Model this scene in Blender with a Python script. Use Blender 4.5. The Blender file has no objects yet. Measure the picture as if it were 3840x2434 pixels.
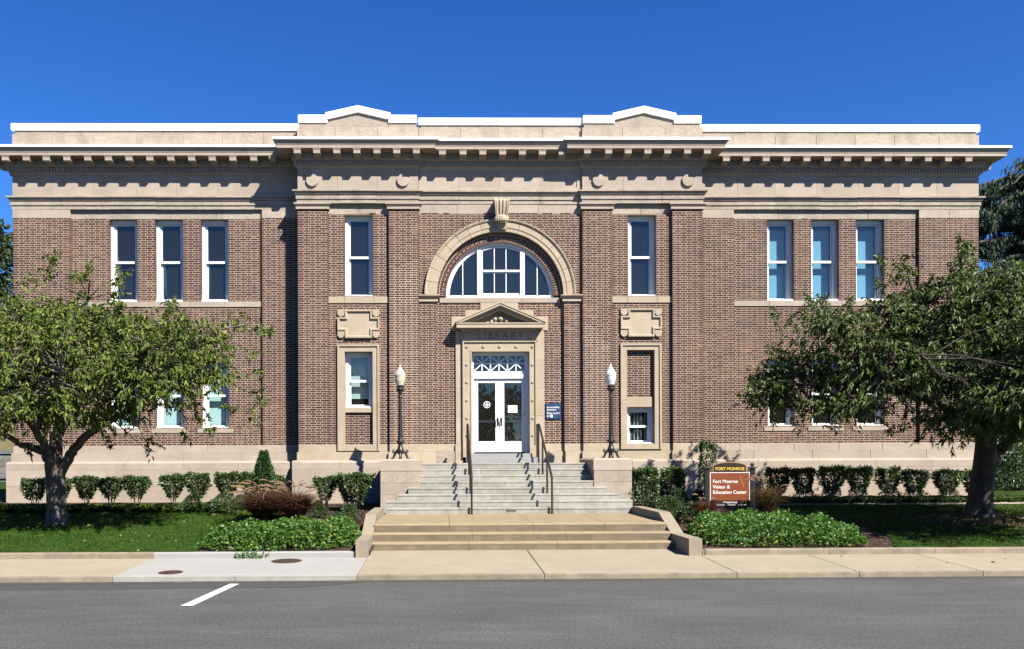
import bpy, bmesh, math, random
import numpy as np
from mathutils import Vector, Matrix
R_ = math.radians
SC = bpy.context.scene
COL = SC.collection
rnd = random.Random(7)
NP = np.random.default_rng(11)

# ---------------------------------------------------------------- camera, sky, sun, exposure
F_PX, D0, EYE = 3170.0, 26.0, 2.04
YAW, ROLL = R_(0.85), R_(0.25)
PPX, PPY = 1697.0, 1731.0
Fw = Vector((math.sin(YAW), math.cos(YAW), 0))
Rt = Vector((math.cos(YAW), -math.sin(YAW), 0))
Uz = Vector((0, 0, 1))
Rc = Rt * math.cos(ROLL) - Uz * math.sin(ROLL)
Uc = Uz * math.cos(ROLL) + Rt * math.sin(ROLL)
CAM = Vector((0, -D0, EYE))
cd = bpy.data.cameras.new('camera')
cam = bpy.data.objects.new('camera', cd)
COL.objects.link(cam)
cam.matrix_world = Matrix(((Rc.x, Uc.x, -Fw.x, CAM.x), (Rc.y, Uc.y, -Fw.y, CAM.y), (Rc.z, Uc.z, -Fw.z, CAM.z), (0, 0, 0, 1)))
cd.sensor_fit = 'HORIZONTAL'
cd.sensor_width = 36
cd.lens = F_PX / 3840 * 36
cd.shift_x = (1920 - PPX) / 3840
cd.shift_y = (PPY - 1217) / 3840
cd.clip_start = 0.1
cd.clip_end = 2000
SC.camera = cam

world = bpy.data.worlds.new('World')
SC.world = world
world.use_nodes = True
wn = world.node_tree
bg = wn.nodes['Background']
sky = wn.nodes.new('ShaderNodeTexSky')
sky.sky_type = 'NISHITA'
sky.sun_disc = False
SUN_D = Vector((-0.79, 1.0, -1.26)).normalized()
sky.sun_elevation = math.asin(-SUN_D.z)
sky.sun_rotation = math.atan2(-SUN_D.x, -SUN_D.y)
sky.altitude = 0
sky.air_density = 0.8
sky.dust_density = 0.0
sky.ozone_density = 6.0
bg.inputs['Strength'].default_value = 0.060
hs = wn.nodes.new('ShaderNodeHueSaturation')
hs.inputs['Saturation'].default_value = 1.24
hs.inputs['Hue'].default_value = 0.512
wn.links.new(sky.outputs[0], hs.inputs['Color'])
wn.links.new(hs.outputs[0], bg.inputs[0])

sl = bpy.data.lights.new('sun', 'SUN')
sl.energy = 5.0
sl.angle = R_(0.5)
sl.color = (1.0, 0.93, 0.82)
sun = bpy.data.objects.new('sun', sl)
COL.objects.link(sun)
sun.location = (20, -40, 40)
sun.rotation_euler = SUN_D.to_track_quat('-Z', 'Y').to_euler()

SC.view_settings.view_transform = 'Standard'
SC.view_settings.look = 'None'
SC.view_settings.gamma = 1.0
SC.view_settings.use_curve_mapping = False
SC.view_settings.exposure = 1.65
SC.cycles.diffuse_bounces = 1

# ---------------------------------------------------------------- surveying helper: a pixel of the photograph and a known depth give a place
def W(px, py, y):
    d = Fw + Rc * ((px - PPX) / F_PX) + Uc * ((PPY - py) / F_PX)
    t = (y + D0) / d.y
    p = CAM + d * t
    return p.x, p.z
def X(px, y, py=1300): return W(px, py, y)[0]
def Z(py, y, px=700): return W(px, py, y)[1]
XC = 1.80                                   # the building's axis

# ---------------------------------------------------------------- materials
def nodes(name):
    m = bpy.data.materials.new(name)
    m.use_nodes = True
    nt = m.node_tree
    return m, nt, nt.nodes['Principled BSDF']
KEEP = dict(white_paint=.88, white_metal_coping=1.15, limestone=.64, weathered_limestone=.63, sandy_limestone=.66, granite_step=.68, white_lettering=.75, gold_paint=1, white_paper=1, dim_brown_room=.5, dim_blue_room=.8, blue_tinted_blind=.62, white_lantern_glass=.85, cream_lantern_glass=.8, buff_concrete=.70, mortar=.80)
def mat(name, c, rough=0.8, var=0.12, scale=3.0, bump=0.0, bscale=40.0, metal=0.0, spec=0.3, c2=None, obj_rand=0.0, stain=0.0, stain_c=None, stretch=None, sscale=None, streak=None):
    k = KEEP.get(name, 0.76) * 0.84
    c = [x * k for x in c]
    if c2: c2 = [x * k for x in c2]
    if stain_c: stain_c = [x * k for x in stain_c]
    m, nt, b = nodes(name)
    N, L = nt.nodes, nt.links
    b.inputs['Roughness'].default_value = rough
    b.inputs['Metallic'].default_value = metal
    b.inputs['Specular IOR Level'].default_value = spec
    tc = N.new('ShaderNodeTexCoord')
    co = tc.outputs['Object']
    if stretch:
        mp = N.new('ShaderNodeMapping')
        mp.inputs['Scale'].default_value = stretch
        L.new(co, mp.inputs[0])
        co = mp.outputs[0]
    nz = N.new('ShaderNodeTexNoise')
    nz.inputs['Scale'].default_value = scale
    nz.inputs['Detail'].default_value = 8
    nz.inputs['Roughness'].default_value = 0.65
    L.new(co, nz.inputs['Vector'])
    ramp = N.new('ShaderNodeValToRGB')
    a = [x * (1 - var) for x in c]
    e = [min(1, x * (1 + var)) for x in (c2 or c)]
    ramp.color_ramp.elements[0].color = (*a, 1)
    ramp.color_ramp.elements[1].color = (*e, 1)
    ramp.color_ramp.elements[0].position = 0.3
    ramp.color_ramp.elements[1].position = 0.7
    L.new(nz.outputs['Fac'], ramp.inputs[0])
    out = ramp.outputs[0]
    if stain:
        n2 = N.new('ShaderNodeTexNoise')
        n2.inputs['Scale'].default_value = sscale or scale * 0.3
        n2.inputs['Detail'].default_value = 7
        if streak:
            ms_ = N.new('ShaderNodeMapping'); ms_.inputs['Scale'].default_value = streak
            L.new(tc.outputs['Object'], ms_.inputs[0]); L.new(ms_.outputs[0], n2.inputs['Vector'])
        else:
            L.new(co, n2.inputs['Vector'])
        r2 = N.new('ShaderNodeValToRGB')
        r2.color_ramp.elements[0].position = 0.48
        r2.color_ramp.elements[1].position = 0.72
        r2.color_ramp.elements[0].color = (0, 0, 0, 1)
        r2.color_ramp.elements[1].color = (stain, stain, stain, 1)
        L.new(n2.outputs['Fac'], r2.inputs[0])
        mx = N.new('ShaderNodeMixRGB')
        mx.inputs[2].default_value = (*(stain_c or [x * 0.55 for x in c]), 1)
        L.new(r2.outputs[0], mx.inputs[0])
        L.new(out, mx.inputs[1])
        out = mx.outputs[0]
    if obj_rand:
        oi = N.new('ShaderNodeObjectInfo')
        mr = N.new('ShaderNodeMapRange')
        mr.inputs['To Min'].default_value = 1 - obj_rand
        mr.inputs['To Max'].default_value = 1 + obj_rand
        L.new(oi.outputs['Random'], mr.inputs['Value'])
        hs = N.new('ShaderNodeHueSaturation')
        L.new(mr.outputs[0], hs.inputs['Value'])
        L.new(out, hs.inputs['Color'])
        out = hs.outputs[0]
    L.new(out, b.inputs['Base Color'])
    if bump:
        n3 = N.new('ShaderNodeTexNoise')
        n3.inputs['Scale'].default_value = bscale
        n3.inputs['Detail'].default_value = 6
        L.new(co, n3.inputs['Vector'])
        bp = N.new('ShaderNodeBump')
        bp.inputs['Strength'].default_value = bump
        bp.inputs['Distance'].default_value = 0.02
        L.new(n3.outputs['Fac'], bp.inputs['Height'])
        L.new(bp.outputs[0], b.inputs['Normal'])
    return m
def leaf(name, c, trans=0.25, rough=0.5, spec=0.35):
    m, nt, b = nodes(name)
    N, L = nt.nodes, nt.links
    c = [x * 0.72 for x in c]
    b.inputs['Base Color'].default_value = (*c, 1)
    b.inputs['Roughness'].default_value = rough
    b.inputs['Specular IOR Level'].default_value = spec
    tr = N.new('ShaderNodeBsdfTranslucent')
    tr.inputs[0].default_value = (min(1, c[0] * 1.5), min(1, c[1] * 1.5), c[2] * 0.7, 1)
    ms = N.new('ShaderNodeMixShader')
    ms.inputs[0].default_value = trans
    L.new(b.outputs[0], ms.inputs[1])
    L.new(tr.outputs[0], ms.inputs[2])
    L.new(ms.outputs[0], N['Material Output'].inputs[0])
    return m

M = {}
M['stone'] = mat('limestone', (0.46, 0.392, 0.325), 0.85, 0.10, 2.5, 0.35, 30, obj_rand=0.07, stain=0.5, stain_c=(0.35, 0.295, 0.245), stretch=(1, 1, 2.2), sscale=1.6, streak=(1, 1, .35))
M['stone_rough'] = mat('weathered_limestone', (0.45, 0.385, 0.315), 0.9, 0.16, 5, 0.8, 14, obj_rand=0.08, stain=0.75, stain_c=(0.29, 0.245, 0.205), stretch=(1, 1, 2.5), sscale=2.0, streak=(1, 1, .5))
M['stone_warm'] = mat('sandy_limestone', (0.48, 0.402, 0.298), 0.85, 0.10, 3, 0.35, 35, obj_rand=0.05, stain=0.3, stain_c=(0.36, 0.28, 0.19))
M['mortar'] = mat('mortar', (0.475, 0.38, 0.31), 0.95, 0.15, 4, 0.2, 60, stain=.6, stain_c=(0.36, 0.285, 0.23), sscale=.55, streak=(1, 1, .45))
M['joint'] = mat('stone_joint', (0.28, 0.235, 0.19), 0.95, 0.15, 4)
BR = [(0.082, 0.038, 0.028), (0.068, 0.030, 0.023), (0.106, 0.047, 0.034), (0.050, 0.027, 0.023), (0.155, 0.085, 0.052), (0.072, 0.037, 0.032)]
BRICK = [mat('brick_%s' % n, c, 0.88, 0.22, 18, 0.3, 70, spec=.15, stain=.5, stain_c=[x * .62 for x in c], sscale=.5, streak=(1, 1, .45)) for n, c in zip(('brown', 'dark_red', 'red', 'umber', 'tan', 'plum'), BR)]
M['brick_far'] = BRICK[0]
M['white'] = mat('white_paint', (0.76, 0.78, 0.79), 0.45, 0.03, 3, spec=0.4)
M['coping'] = mat('white_metal_coping', (0.86, 0.86, 0.84), 0.4, 0.02, 2, spec=0.4)
M['dark'] = mat('dark_interior', (0.012, 0.014, 0.018), 0.9, 0.2)
M['black'] = mat('black_iron', (0.014, 0.013, 0.014), 0.42, 0.3, 12, 0.15, 60, spec=0.5)
M['rail'] = mat('dark_brown_rail', (0.022, 0.016, 0.014), 0.5, 0.2, 10, spec=0.4)
M['granite'] = mat('granite_step', (0.37, 0.36, 0.32), 0.85, 0.20, 5, 0.3, 50, obj_rand=0.07, stain=0.6, stain_c=(0.27, 0.25, 0.22))
M['granite_top'] = mat('grey_granite', (0.29, 0.30, 0.295), 0.8, 0.12, 9, 0.2, 60)
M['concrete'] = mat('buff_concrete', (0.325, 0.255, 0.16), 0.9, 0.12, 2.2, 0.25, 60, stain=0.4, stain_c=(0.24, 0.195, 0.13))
M['cheek'] = mat('cheek_wall_concrete', (0.29, 0.25, 0.185), 0.92, 0.14, 3, 0.35, 50, stain=.55, stain_c=(0.19, 0.165, 0.125), sscale=1.4)
M['walk'] = mat('sidewalk_concrete', (0.32, 0.285, 0.21), 0.9, 0.09, 1.6, 0.2, 70, obj_rand=0.04, stain=0.35, stain_c=(0.25, 0.22, 0.165))
M['walk_new'] = mat('new_white_concrete', (0.335, 0.332, 0.32), 0.9, 0.05, 2, 0.15, 70, stain=0.25, stain_c=(0.28, 0.277, 0.262))
M['kerb'] = mat('kerb_concrete', (0.26, 0.222, 0.165), 0.92, 0.25, 4, 0.4, 50, obj_rand=0.06, stain=0.5, stain_c=(0.17, 0.15, 0.12))
M['kerb_new'] = mat('new_kerb_concrete', (0.33, 0.32, 0.285), 0.92, 0.12, 4, 0.3, 50)
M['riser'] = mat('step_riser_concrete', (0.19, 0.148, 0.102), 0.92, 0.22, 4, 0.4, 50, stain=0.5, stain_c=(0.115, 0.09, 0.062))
M['mulch'] = mat('brown_mulch', (0.055, 0.032, 0.022), 0.95, 0.5, 25, 1.0, 60)
M['soil'] = M['mulch']
M['iron'] = mat('rusty_iron_cover', (0.085, 0.045, 0.035), 0.7, 0.3, 12, 0.3, 50, metal=0.3)
M['paint'] = mat('road_paint', (0.62, 0.60, 0.54), 0.75, 0.12, 10, stain=0.3)
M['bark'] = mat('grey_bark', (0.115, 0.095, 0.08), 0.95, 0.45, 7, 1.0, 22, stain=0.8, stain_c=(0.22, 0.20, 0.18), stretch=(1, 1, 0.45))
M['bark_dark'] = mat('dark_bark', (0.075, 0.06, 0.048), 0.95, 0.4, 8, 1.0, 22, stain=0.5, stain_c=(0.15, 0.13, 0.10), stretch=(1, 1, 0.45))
M['navy'] = mat('navy_sign_face', (0.012, 0.045, 0.13), 0.5, 0.04)
M['sign_brown'] = mat('russet_sign_face', (0.20, 0.052, 0.016), 0.45, 0.06, 2)
M['sign_dark'] = mat('dark_brown_sign_face', (0.028, 0.014, 0.010), 0.45, 0.05)
M['gold'] = mat('gold_paint', (0.62, 0.42, 0.05), 0.45, 0.05)
M['gold_rim'] = mat('tan_sign_rim', (0.35, 0.23, 0.10), 0.5, 0.05)
M['lettering'] = mat('white_lettering', (0.8, 0.8, 0.78), 0.6, 0.02)
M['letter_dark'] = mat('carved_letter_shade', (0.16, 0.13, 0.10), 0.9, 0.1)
M['paper'] = mat('white_paper', (0.75, 0.75, 0.68), 0.8, 0.03)
M['cream_glass'] = mat('cream_lantern_glass', (0.62, 0.58, 0.46), 0.35, 0.06, 5, spec=0.5)
M['white_glass'] = mat('white_lantern_glass', (0.72, 0.76, 0.80), 0.3, 0.04, 5, spec=0.5)
def translucent(m, f):
    nt = m.node_tree; N, L = nt.nodes, nt.links
    tr = N.new('ShaderNodeBsdfTransparent'); ms = N.new('ShaderNodeMixShader'); ms.inputs[0].default_value = f
    L.new(N['Principled BSDF'].outputs[0], ms.inputs[1]); L.new(tr.outputs[0], ms.inputs[2]); L.new(ms.outputs[0], N['Material Output'].inputs[0])
translucent(M['cream_glass'], .2); translucent(M['white_glass'], .2)
M['steel'] = mat('door_steel', (0.10, 0.10, 0.10), 0.4, 0.1, metal=0.7)
def blind(name, c):
    return mat(name, c, 0.85, 0.03, 6, 0.1, 90)
M['blind_blue'] = blind('blue_tinted_blind', (0.30, 0.60, 0.74))
M['blind_mint'] = blind('pale_mint_blind', (0.62, 0.80, 0.74))
M['blind_grey'] = blind('grey_cream_blind', (0.60, 0.66, 0.60))
def glass(name, tint, gloss=1.0):
    m, nt, b = nodes(name)
    N, L = nt.nodes, nt.links
    nt.nodes.remove(b)
    tr = N.new('ShaderNodeBsdfTransparent'); tr.inputs[0].default_value = (*tint, 1)
    gl = N.new('ShaderNodeBsdfGlossy'); gl.inputs['Roughness'].default_value = 0.02
    gl.inputs[0].default_value = (gloss, gloss * .97, gloss * .82, 1)
    lw = N.new('ShaderNodeLayerWeight'); pw = N.new('ShaderNodeMath'); pw.operation = 'POWER'; pw.inputs[1].default_value = 4
    gn = N.new('ShaderNodeTexNoise'); gn.inputs['Scale'].default_value = 1.3; gn.inputs['Detail'].default_value = 2
    gc = N.new('ShaderNodeTexCoord'); L.new(gc.outputs['Object'], gn.inputs['Vector'])
    gb = N.new('ShaderNodeBump'); gb.inputs['Strength'].default_value = .35; gb.inputs['Distance'].default_value = .02
    L.new(gn.outputs['Fac'], gb.inputs['Height']); L.new(gb.outputs[0], gl.inputs['Normal'])
    fr = N.new('ShaderNodeMath'); fr.operation = 'MULTIPLY_ADD'; fr.inputs[1].default_value = 0.9; fr.inputs[2].default_value = 0.045
    L.new(lw.outputs['Facing'], pw.inputs[0]); L.new(pw.outputs[0], fr.inputs[0])
    ms = N.new('ShaderNodeMixShader')
    L.new(fr.outputs[0], ms.inputs[0]); L.new(tr.outputs[0], ms.inputs[1]); L.new(gl.outputs[0], ms.inputs[2])
    df = N.new('ShaderNodeBsdfDiffuse'); df.inputs[0].default_value = (.75, .68, .55, 1)
    m2 = N.new('ShaderNodeMixShader'); m2.inputs[0].default_value = .0055
    L.new(ms.outputs[0], m2.inputs[1]); L.new(df.outputs[0], m2.inputs[2])
    L.new(m2.outputs[0], N['Material Output'].inputs[0])
    return m
M['glass'] = glass('window_glass', (0.86, 0.92, 0.95))
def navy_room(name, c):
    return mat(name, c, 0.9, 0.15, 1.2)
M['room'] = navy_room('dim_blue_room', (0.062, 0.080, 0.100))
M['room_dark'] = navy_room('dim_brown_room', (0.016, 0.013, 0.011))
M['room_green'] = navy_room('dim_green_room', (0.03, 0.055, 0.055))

def asphalt():
    m, nt, b = nodes('asphalt')
    N, L = nt.nodes, nt.links
    b.inputs['Roughness'].default_value = 0.9
    tc = N.new('ShaderNodeTexCoord')
    def nz(s, d=6, st=None):
        n = N.new('ShaderNodeTexNoise'); n.inputs['Scale'].default_value = s; n.inputs['Detail'].default_value = d
        if st:
            mp = N.new('ShaderNodeMapping'); mp.inputs['Scale'].default_value = st
            L.new(tc.outputs['Object'], mp.inputs[0]); L.new(mp.outputs[0], n.inputs['Vector'])
        else:
            L.new(tc.outputs['Object'], n.inputs['Vector'])
        return n
    big, fine = nz(0.7, 7, (0.6, 1.2, 1)), nz(24, 6)
    vo = N.new('ShaderNodeTexVoronoi'); vo.inputs['Scale'].default_value = 90
    L.new(tc.outputs['Object'], vo.inputs['Vector'])
    r1 = N.new('ShaderNodeValToRGB')
    r1.color_ramp.elements[0].position, r1.color_ramp.elements[1].position = 0.3, 0.72
    r1.color_ramp.elements[0].color = (0.037, 0.037, 0.0375, 1); r1.color_ramp.elements[1].color = (0.057, 0.0567, 0.056, 1)
    L.new(big.outputs[0], r1.inputs[0])
    r2 = N.new('ShaderNodeValToRGB')
    r2.color_ramp.elements[0].position, r2.color_ramp.elements[1].position = 0.34, 0.68
    r2.color_ramp.elements[0].color = (0.62, 0.62, 0.62, 1); r2.color_ramp.elements[1].color = (1.35, 1.35, 1.35, 1)
    L.new(fine.outputs[0], r2.inputs[0])
    mid = nz(3.2, 6, (0.35, 1.3, 1)); r3 = N.new('ShaderNodeValToRGB')
    r3.color_ramp.elements[0].position, r3.color_ramp.elements[1].position = 0.35, 0.7
    r3.color_ramp.elements[0].color = (0.86, 0.86, 0.87, 1); r3.color_ramp.elements[1].color = (1.12, 1.12, 1.11, 1)
    L.new(mid.outputs[0], r3.inputs[0])
    v2 = N.new('ShaderNodeTexVoronoi'); v2.inputs['Scale'].default_value = 5.5; L.new(tc.outputs['Object'], v2.inputs['Vector'])
    r4 = N.new('ShaderNodeValToRGB'); r4.color_ramp.elements[0].position, r4.color_ramp.elements[1].position = 0.05, 0.10
    r4.color_ramp.elements[0].color = (1.7, 1.65, 1.55, 1); r4.color_ramp.elements[1].color = (1, 1, 1, 1)
    L.new(v2.outputs['Distance'], r4.inputs[0])
    m3 = N.new('ShaderNodeMixRGB'); m3.blend_type = 'MULTIPLY'; m3.inputs[0].default_value = 1
    L.new(r3.outputs[0], m3.inputs[1]); L.new(r4.outputs[0], m3.inputs[2])
    m4 = N.new('ShaderNodeMixRGB'); m4.blend_type = 'MULTIPLY'; m4.inputs[0].default_value = 1
    mx = N.new('ShaderNodeMixRGB'); mx.blend_type = 'MULTIPLY'; mx.inputs[0].default_value = 1
    L.new(r1.outputs[0], mx.inputs[1]); L.new(r2.outputs[0], mx.inputs[2])
    L.new(mx.outputs[0], m4.inputs[1]); L.new(m3.outputs[0], m4.inputs[2])
    L.new(m4.outputs[0], b.inputs['Base Color'])
    bp = N.new('ShaderNodeBump'); bp.inputs['Strength'].default_value = 0.5; bp.inputs['Distance'].default_value = 0.01
    L.new(vo.outputs['Distance'], bp.inputs['Height']); L.new(bp.outputs[0], b.inputs['Normal'])
    return m
M['asphalt'] = asphalt()
M['patch'] = mat('dark_asphalt_patch', (0.062, 0.06, 0.06), 0.92, 0.3, 40, 0.4, 90)
M['lawn'] = mat('lawn_soil', (0.022, 0.056, 0.008), 0.95, 0.5, 1.4, 0.8, 45, spec=.05, c2=(0.036, 0.062, 0.012))
M['grass1'] = leaf('grass_blade', (0.038, 0.100, 0.012), 0.2, .8, .05)
M['grass2'] = leaf('grass_blade_dry', (0.075, 0.110, 0.020), 0.2, .8, .05)
M['grass3'] = leaf('grass_blade_dark', (0.022, 0.068, 0.009), 0.2, .8, .05)

# ---------------------------------------------------------------- mesh builder
BASE = {}
class MB:
    def __init__(s): s.v, s.f, s.m = [], [], []
    def poly(s, pts, m=0):
        k = len(s.v); s.v += [tuple(p) for p in pts]; s.f.append(tuple(range(k, k + len(pts)))); s.m.append(m)
    def box(s, x0, x1, y0, y1, z0, z1, m=0, skip=''):
        k = len(s.v)
        s.v += [(x0, y0, z0), (x1, y0, z0), (x1, y1, z0), (x0, y1, z0), (x0, y0, z1), (x1, y0, z1), (x1, y1, z1), (x0, y1, z1)]
        for n, q in (('b', (0, 3, 2, 1)), ('t', (4, 5, 6, 7)), ('f', (0, 1, 5, 4)), ('r', (1, 2, 6, 5)), ('k', (2, 3, 7, 6)), ('l', (3, 0, 4, 7))):
            if n not in skip:
                s.f.append(tuple(k + i for i in q)); s.m.append(m)
        return s
    def cbox(s, x0, x1, y0, y1, z0, z1, c=0.008, m=0):      # chamfered towards -y
        k = len(s.v)
        s.v += [(x0, y1, z0), (x1, y1, z0), (x1, y1, z1), (x0, y1, z1),
                (x0, y0 + c, z0), (x1, y0 + c, z0), (x1, y0 + c, z1), (x0, y0 + c, z1),
                (x0 + c, y0, z0 + c), (x1 - c, y0, z0 + c), (x1 - c, y0, z1 - c), (x0 + c, y0, z1 - c)]
        for q in ((8, 9, 10, 11), (4, 5, 9, 8), (5, 6, 10, 9), (6, 7, 11, 10), (7, 4, 8, 11), (0, 1, 5, 4), (1, 2, 6, 5), (2, 3, 7, 6), (3, 0, 4, 7), (0, 3, 2, 1)):
            s.f.append(tuple(k + i for i in q)); s.m.append(m)
        return s
    def ring(s, a, b, m=0, closed=True):
        n = len(a); k = len(s.v); s.v += [tuple(p) for p in a] + [tuple(p) for p in b]
        for i in range(n if closed else n - 1):
            j = (i + 1) % n
            s.f.append((k + i, k + j, k + n + j, k + n + i)); s.m.append(m)
    def prism(s, poly, y0, y1, m=0):                        # poly in (x,z), counter-clockwise seen from -y
        a = [(p[0], y0, p[1]) for p in poly]; b = [(p[0], y1, p[1]) for p in poly]
        s.poly(a, m); s.poly(b[::-1], m); s.ring(b, a, m)
        return s
    def loft(s, rings, m=0, caps=True):
        for a, b in zip(rings, rings[1:]): s.ring(a, b, m)
        if caps: s.poly(rings[0][::-1], m); s.poly(rings[-1], m)
        return s
    def tube(s, path, rad, n=8, m=0, caps=True):
        path = [Vector(p) for p in path]
        if not hasattr(rad, '__len__'): rad = [rad] * len(path)
        rings = []
        up = None
        for i, p in enumerate(path):
            t = (path[min(i + 1, len(path) - 1)] - path[max(i - 1, 0)]).normalized()
            if up is None or abs(up.dot(t)) > 0.95: up = Vector((0, 1, 0)) if abs(t.y) < 0.9 else Vector((1, 0, 0))
            a = t.cross(up).normalized(); b = a.cross(t); up = b
            rings.append([p + (a * math.cos(2 * math.pi * k / n) + b * math.sin(2 * math.pi * k / n)) * rad[i] for k in range(n)])
        return s.loft(rings, m, caps)
    def lathe(s, c, prof, n=16, m=0):                       # prof: (r, z) from the bottom up
        rings = [[(c[0] + max(r, 1e-4) * math.cos(2 * math.pi * k / n), c[1] + max(r, 1e-4) * math.sin(2 * math.pi * k / n), c[2] + z) for k in range(n)] for r, z in prof]
        return s.loft(rings, m)
    def build(s, name, mats, parent=None, base=None, smooth=False):
        me = bpy.data.meshes.new(name)
        b = BASE.get(parent.name, (0, 0, 0)) if parent else (base or (0, 0, 0))
        me.from_pydata([(x - b[0], y - b[1], z - b[2]) for x, y, z in s.v], [], s.f)
        ms = mats if isinstance(mats, (list, tuple)) else [mats]
        for q in ms: me.materials.append(M[q] if isinstance(q, str) else q)
        if len(ms) > 1: me.polygons.foreach_set('material_index', s.m)
        if smooth: me.polygons.foreach_set('use_smooth', [True] * len(s.f))
        if len(s.f) < 700:
            bm = bmesh.new(); bm.from_mesh(me); bmesh.ops.recalc_face_normals(bm, faces=bm.faces); bm.to_mesh(me); bm.free()
        me.update()
        o = bpy.data.objects.new(name, me)
        COL.objects.link(o)
        if parent: o.parent = parent
        else: o.location = b
        BASE[o.name] = b
        return o
def tag(o, label=None, cat=None, group=None, kind=None):
    if label: o['label'] = label
    if cat: o['category'] = cat
    if group: o['group'] = group
    if kind: o['kind'] = kind
    return o
def thing(name, loc, label, cat, group=None):
    o = bpy.data.objects.new(name, None)
    o.empty_display_size = 0.2
    COL.objects.link(o); o.location = loc; BASE[o.name] = tuple(loc)
    return tag(o, label, cat, group)
def struct(name, mb, m, **k): return tag(mb.build(name, m, **k), kind='structure')
def copy_tree(o, parent=None):
    c = o.copy(); COL.objects.link(c); c.parent = parent
    BASE[c.name] = BASE[o.name]
    for ch in list(o.children): copy_tree(ch, c)
    return c
def text(s, size, x, y, z, m, parent, name='lettering', align='LEFT', off=0.0, depth=0.003, yaw=0):
    cu = bpy.data.curves.new(name, 'FONT')
    cu.body = s; cu.size = size; cu.align_x = align; cu.extrude = depth; cu.offset = off
    o = bpy.data.objects.new(name, cu); COL.objects.link(o)
    dg = bpy.context.evaluated_depsgraph_get()
    me = bpy.data.meshes.new_from_object(o.evaluated_get(dg))
    bpy.data.objects.remove(o)
    me.name = name
    me.transform(Matrix.Translation(Vector((x, y, z)) - Vector(BASE.get(parent.name, (0, 0, 0)))) @ Matrix.Rotation(R_(90), 4, 'X'))
    me.materials.clear(); me.materials.append(M[m])
    t = bpy.data.objects.new(name, me); COL.objects.link(t); t.parent = parent
    BASE[t.name] = BASE.get(parent.name, (0, 0, 0))
    return t

# ---------------------------------------------------------------- ground, road, pavement
def gz(x, y): return min(0.86, max(0.265, 0.265 + (y + 9.36) * 0.0655))
def walk_z(y): return 0.093 + (y + 11.42) * 0.035
b = MB(); b.poly([(-400, -400, -0.05), (400, -400, -0.05), (400, 600, -0.05), (-400, 600, -0.05)])
struct('ground', b, mat('dry_ground', (0.10, 0.11, 0.06), 0.95, 0.3, 0.5))
b = MB(); b.poly([(-120, -30, 0), (120, -30, 0), (120, -11.42, 0), (-120, -11.42, 0)])
road = struct('road', b, 'asphalt')
b = MB()
b.poly([(-9.6, -12.35, 0.004), (-2.2, -12.2, 0.004), (-1.3, -11.67, 0.004), (-10.5, -11.67, 0.004)])
b.build('asphalt_patch', 'patch', road)
b = MB()
b.poly([(-3.70, -13.93, 0.008), (-3.52, -13.95, 0.008), (-3.37, -11.78, 0.008), (-3.53, -11.76, 0.008)])
b.build('painted_line', 'paint', road)
b = MB(); b.poly([(-44, -11.66, 0.003), (44, -11.62, 0.003), (44, -11.425, 0.003), (-44, -11.425, 0.003)])
b.build('gutter_grit', mat('gutter_grit', (0.072, 0.067, 0.058), .95, .35, 9, .5, 60), road)
# pavement: slabs between joints; kerb pieces along the road
JX = [-44, -40.8, -37.5, -34.2, -31, -27.8, -24.6, -21.4, -18.2, -15, -11.8, -8.7, -5.62, -1.44, 1.80, 5.14, 7.28, 9.45, 11.6, 13.8, 16, 18.2, 20.4, 22.6, 24.8, 27, 29.2, 31.4, 33.6, 35.8, 38, 40.2, 42.4, 44]
b = MB(); b.box(-44, 44, -11.40, -8.42, -0.04, 0.06)
for_p = struct('pavement', b, 'joint')
def slab(x0, x1, y0, y1, th, m, name, parent, f=walk_z):
    q = MB(); g = 0.006; c = 0.008
    x0 += g; x1 -= g
    lo = [(x0, y0, f(y0) - th), (x1, y0, f(y0) - th), (x1, y1, f(y1) - th), (x0, y1, f(y1) - th)]
    mi = [(x0, y0, f(y0) - c), (x1, y0, f(y0) - c), (x1, y1, f(y1) - c), (x0, y1, f(y1) - c)]
    hi = [(x0 + c, y0 + c, f(y0)), (x1 - c, y0 + c, f(y0)), (x1 - c, y1 - c, f(y1)), (x0 + c, y1 - c, f(y1))]
    q.loft([lo, mi, hi])
    return q.build(name, m, parent)
for i, (x0, x1) in enumerate(zip(JX, JX[1:])):
    new = abs(x0 + 5.62) < 0.01
    front = -11.27
    slab(x0, x1, front, -9.30 if not (-1.5 < x0 < 5) else -8.44, 0.13, 'walk_new' if new else 'walk', 'slab', for_p)
    n = 2 if new else 1
    for k in range(n):
        a, e = x0 + (x1 - x0) * k / n, x0 + (x1 - x0) * (k + 1) / n
        slab(a, e, -11.42, front - 0.004, 0.2, 'kerb_new' if new else 'kerb', 'kerb_stone', for_p, lambda y: 0.093)
# the low edging kerb of the lawns
def edging(x0, x1, m, parent, step):
    x = x0
    while x < x1 - 0.01:
        e = min(x1, x + step * rnd.uniform(0.8, 1.2))
        if x1 - e < 0.5: e = x1
        q = MB(); h = 0.285 + rnd.uniform(-0.006, 0.006)
        pr = [(-9.36, 0.1), (-9.36, h - 0.02), (-9.345, h), (-9.22, h), (-9.21, 0.1)]
        q.loft([[(x + 0.004, p[0], p[1]) for p in pr], [(e - 0.004, p[0], p[1]) for p in pr]])
        q.build('edging_stone', m, parent)
        x = e
ed = MB().box(-44, -1.44, -9.34, -9.23, 0.05, 0.27)
edl = tag(ed.build('lawn_edging', 'joint'), 'low concrete edging kerb along the left lawn beside the pavement', 'edging', 'lawn edging kerbs')
edging(-44, -5.62, 'kerb', edl, 2.6)
edging(-5.62, -1.44, 'walk_new', edl, 2.2)
ed = MB().box(5.2, 44, -9.34, -9.23, 0.05, 0.27)
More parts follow.
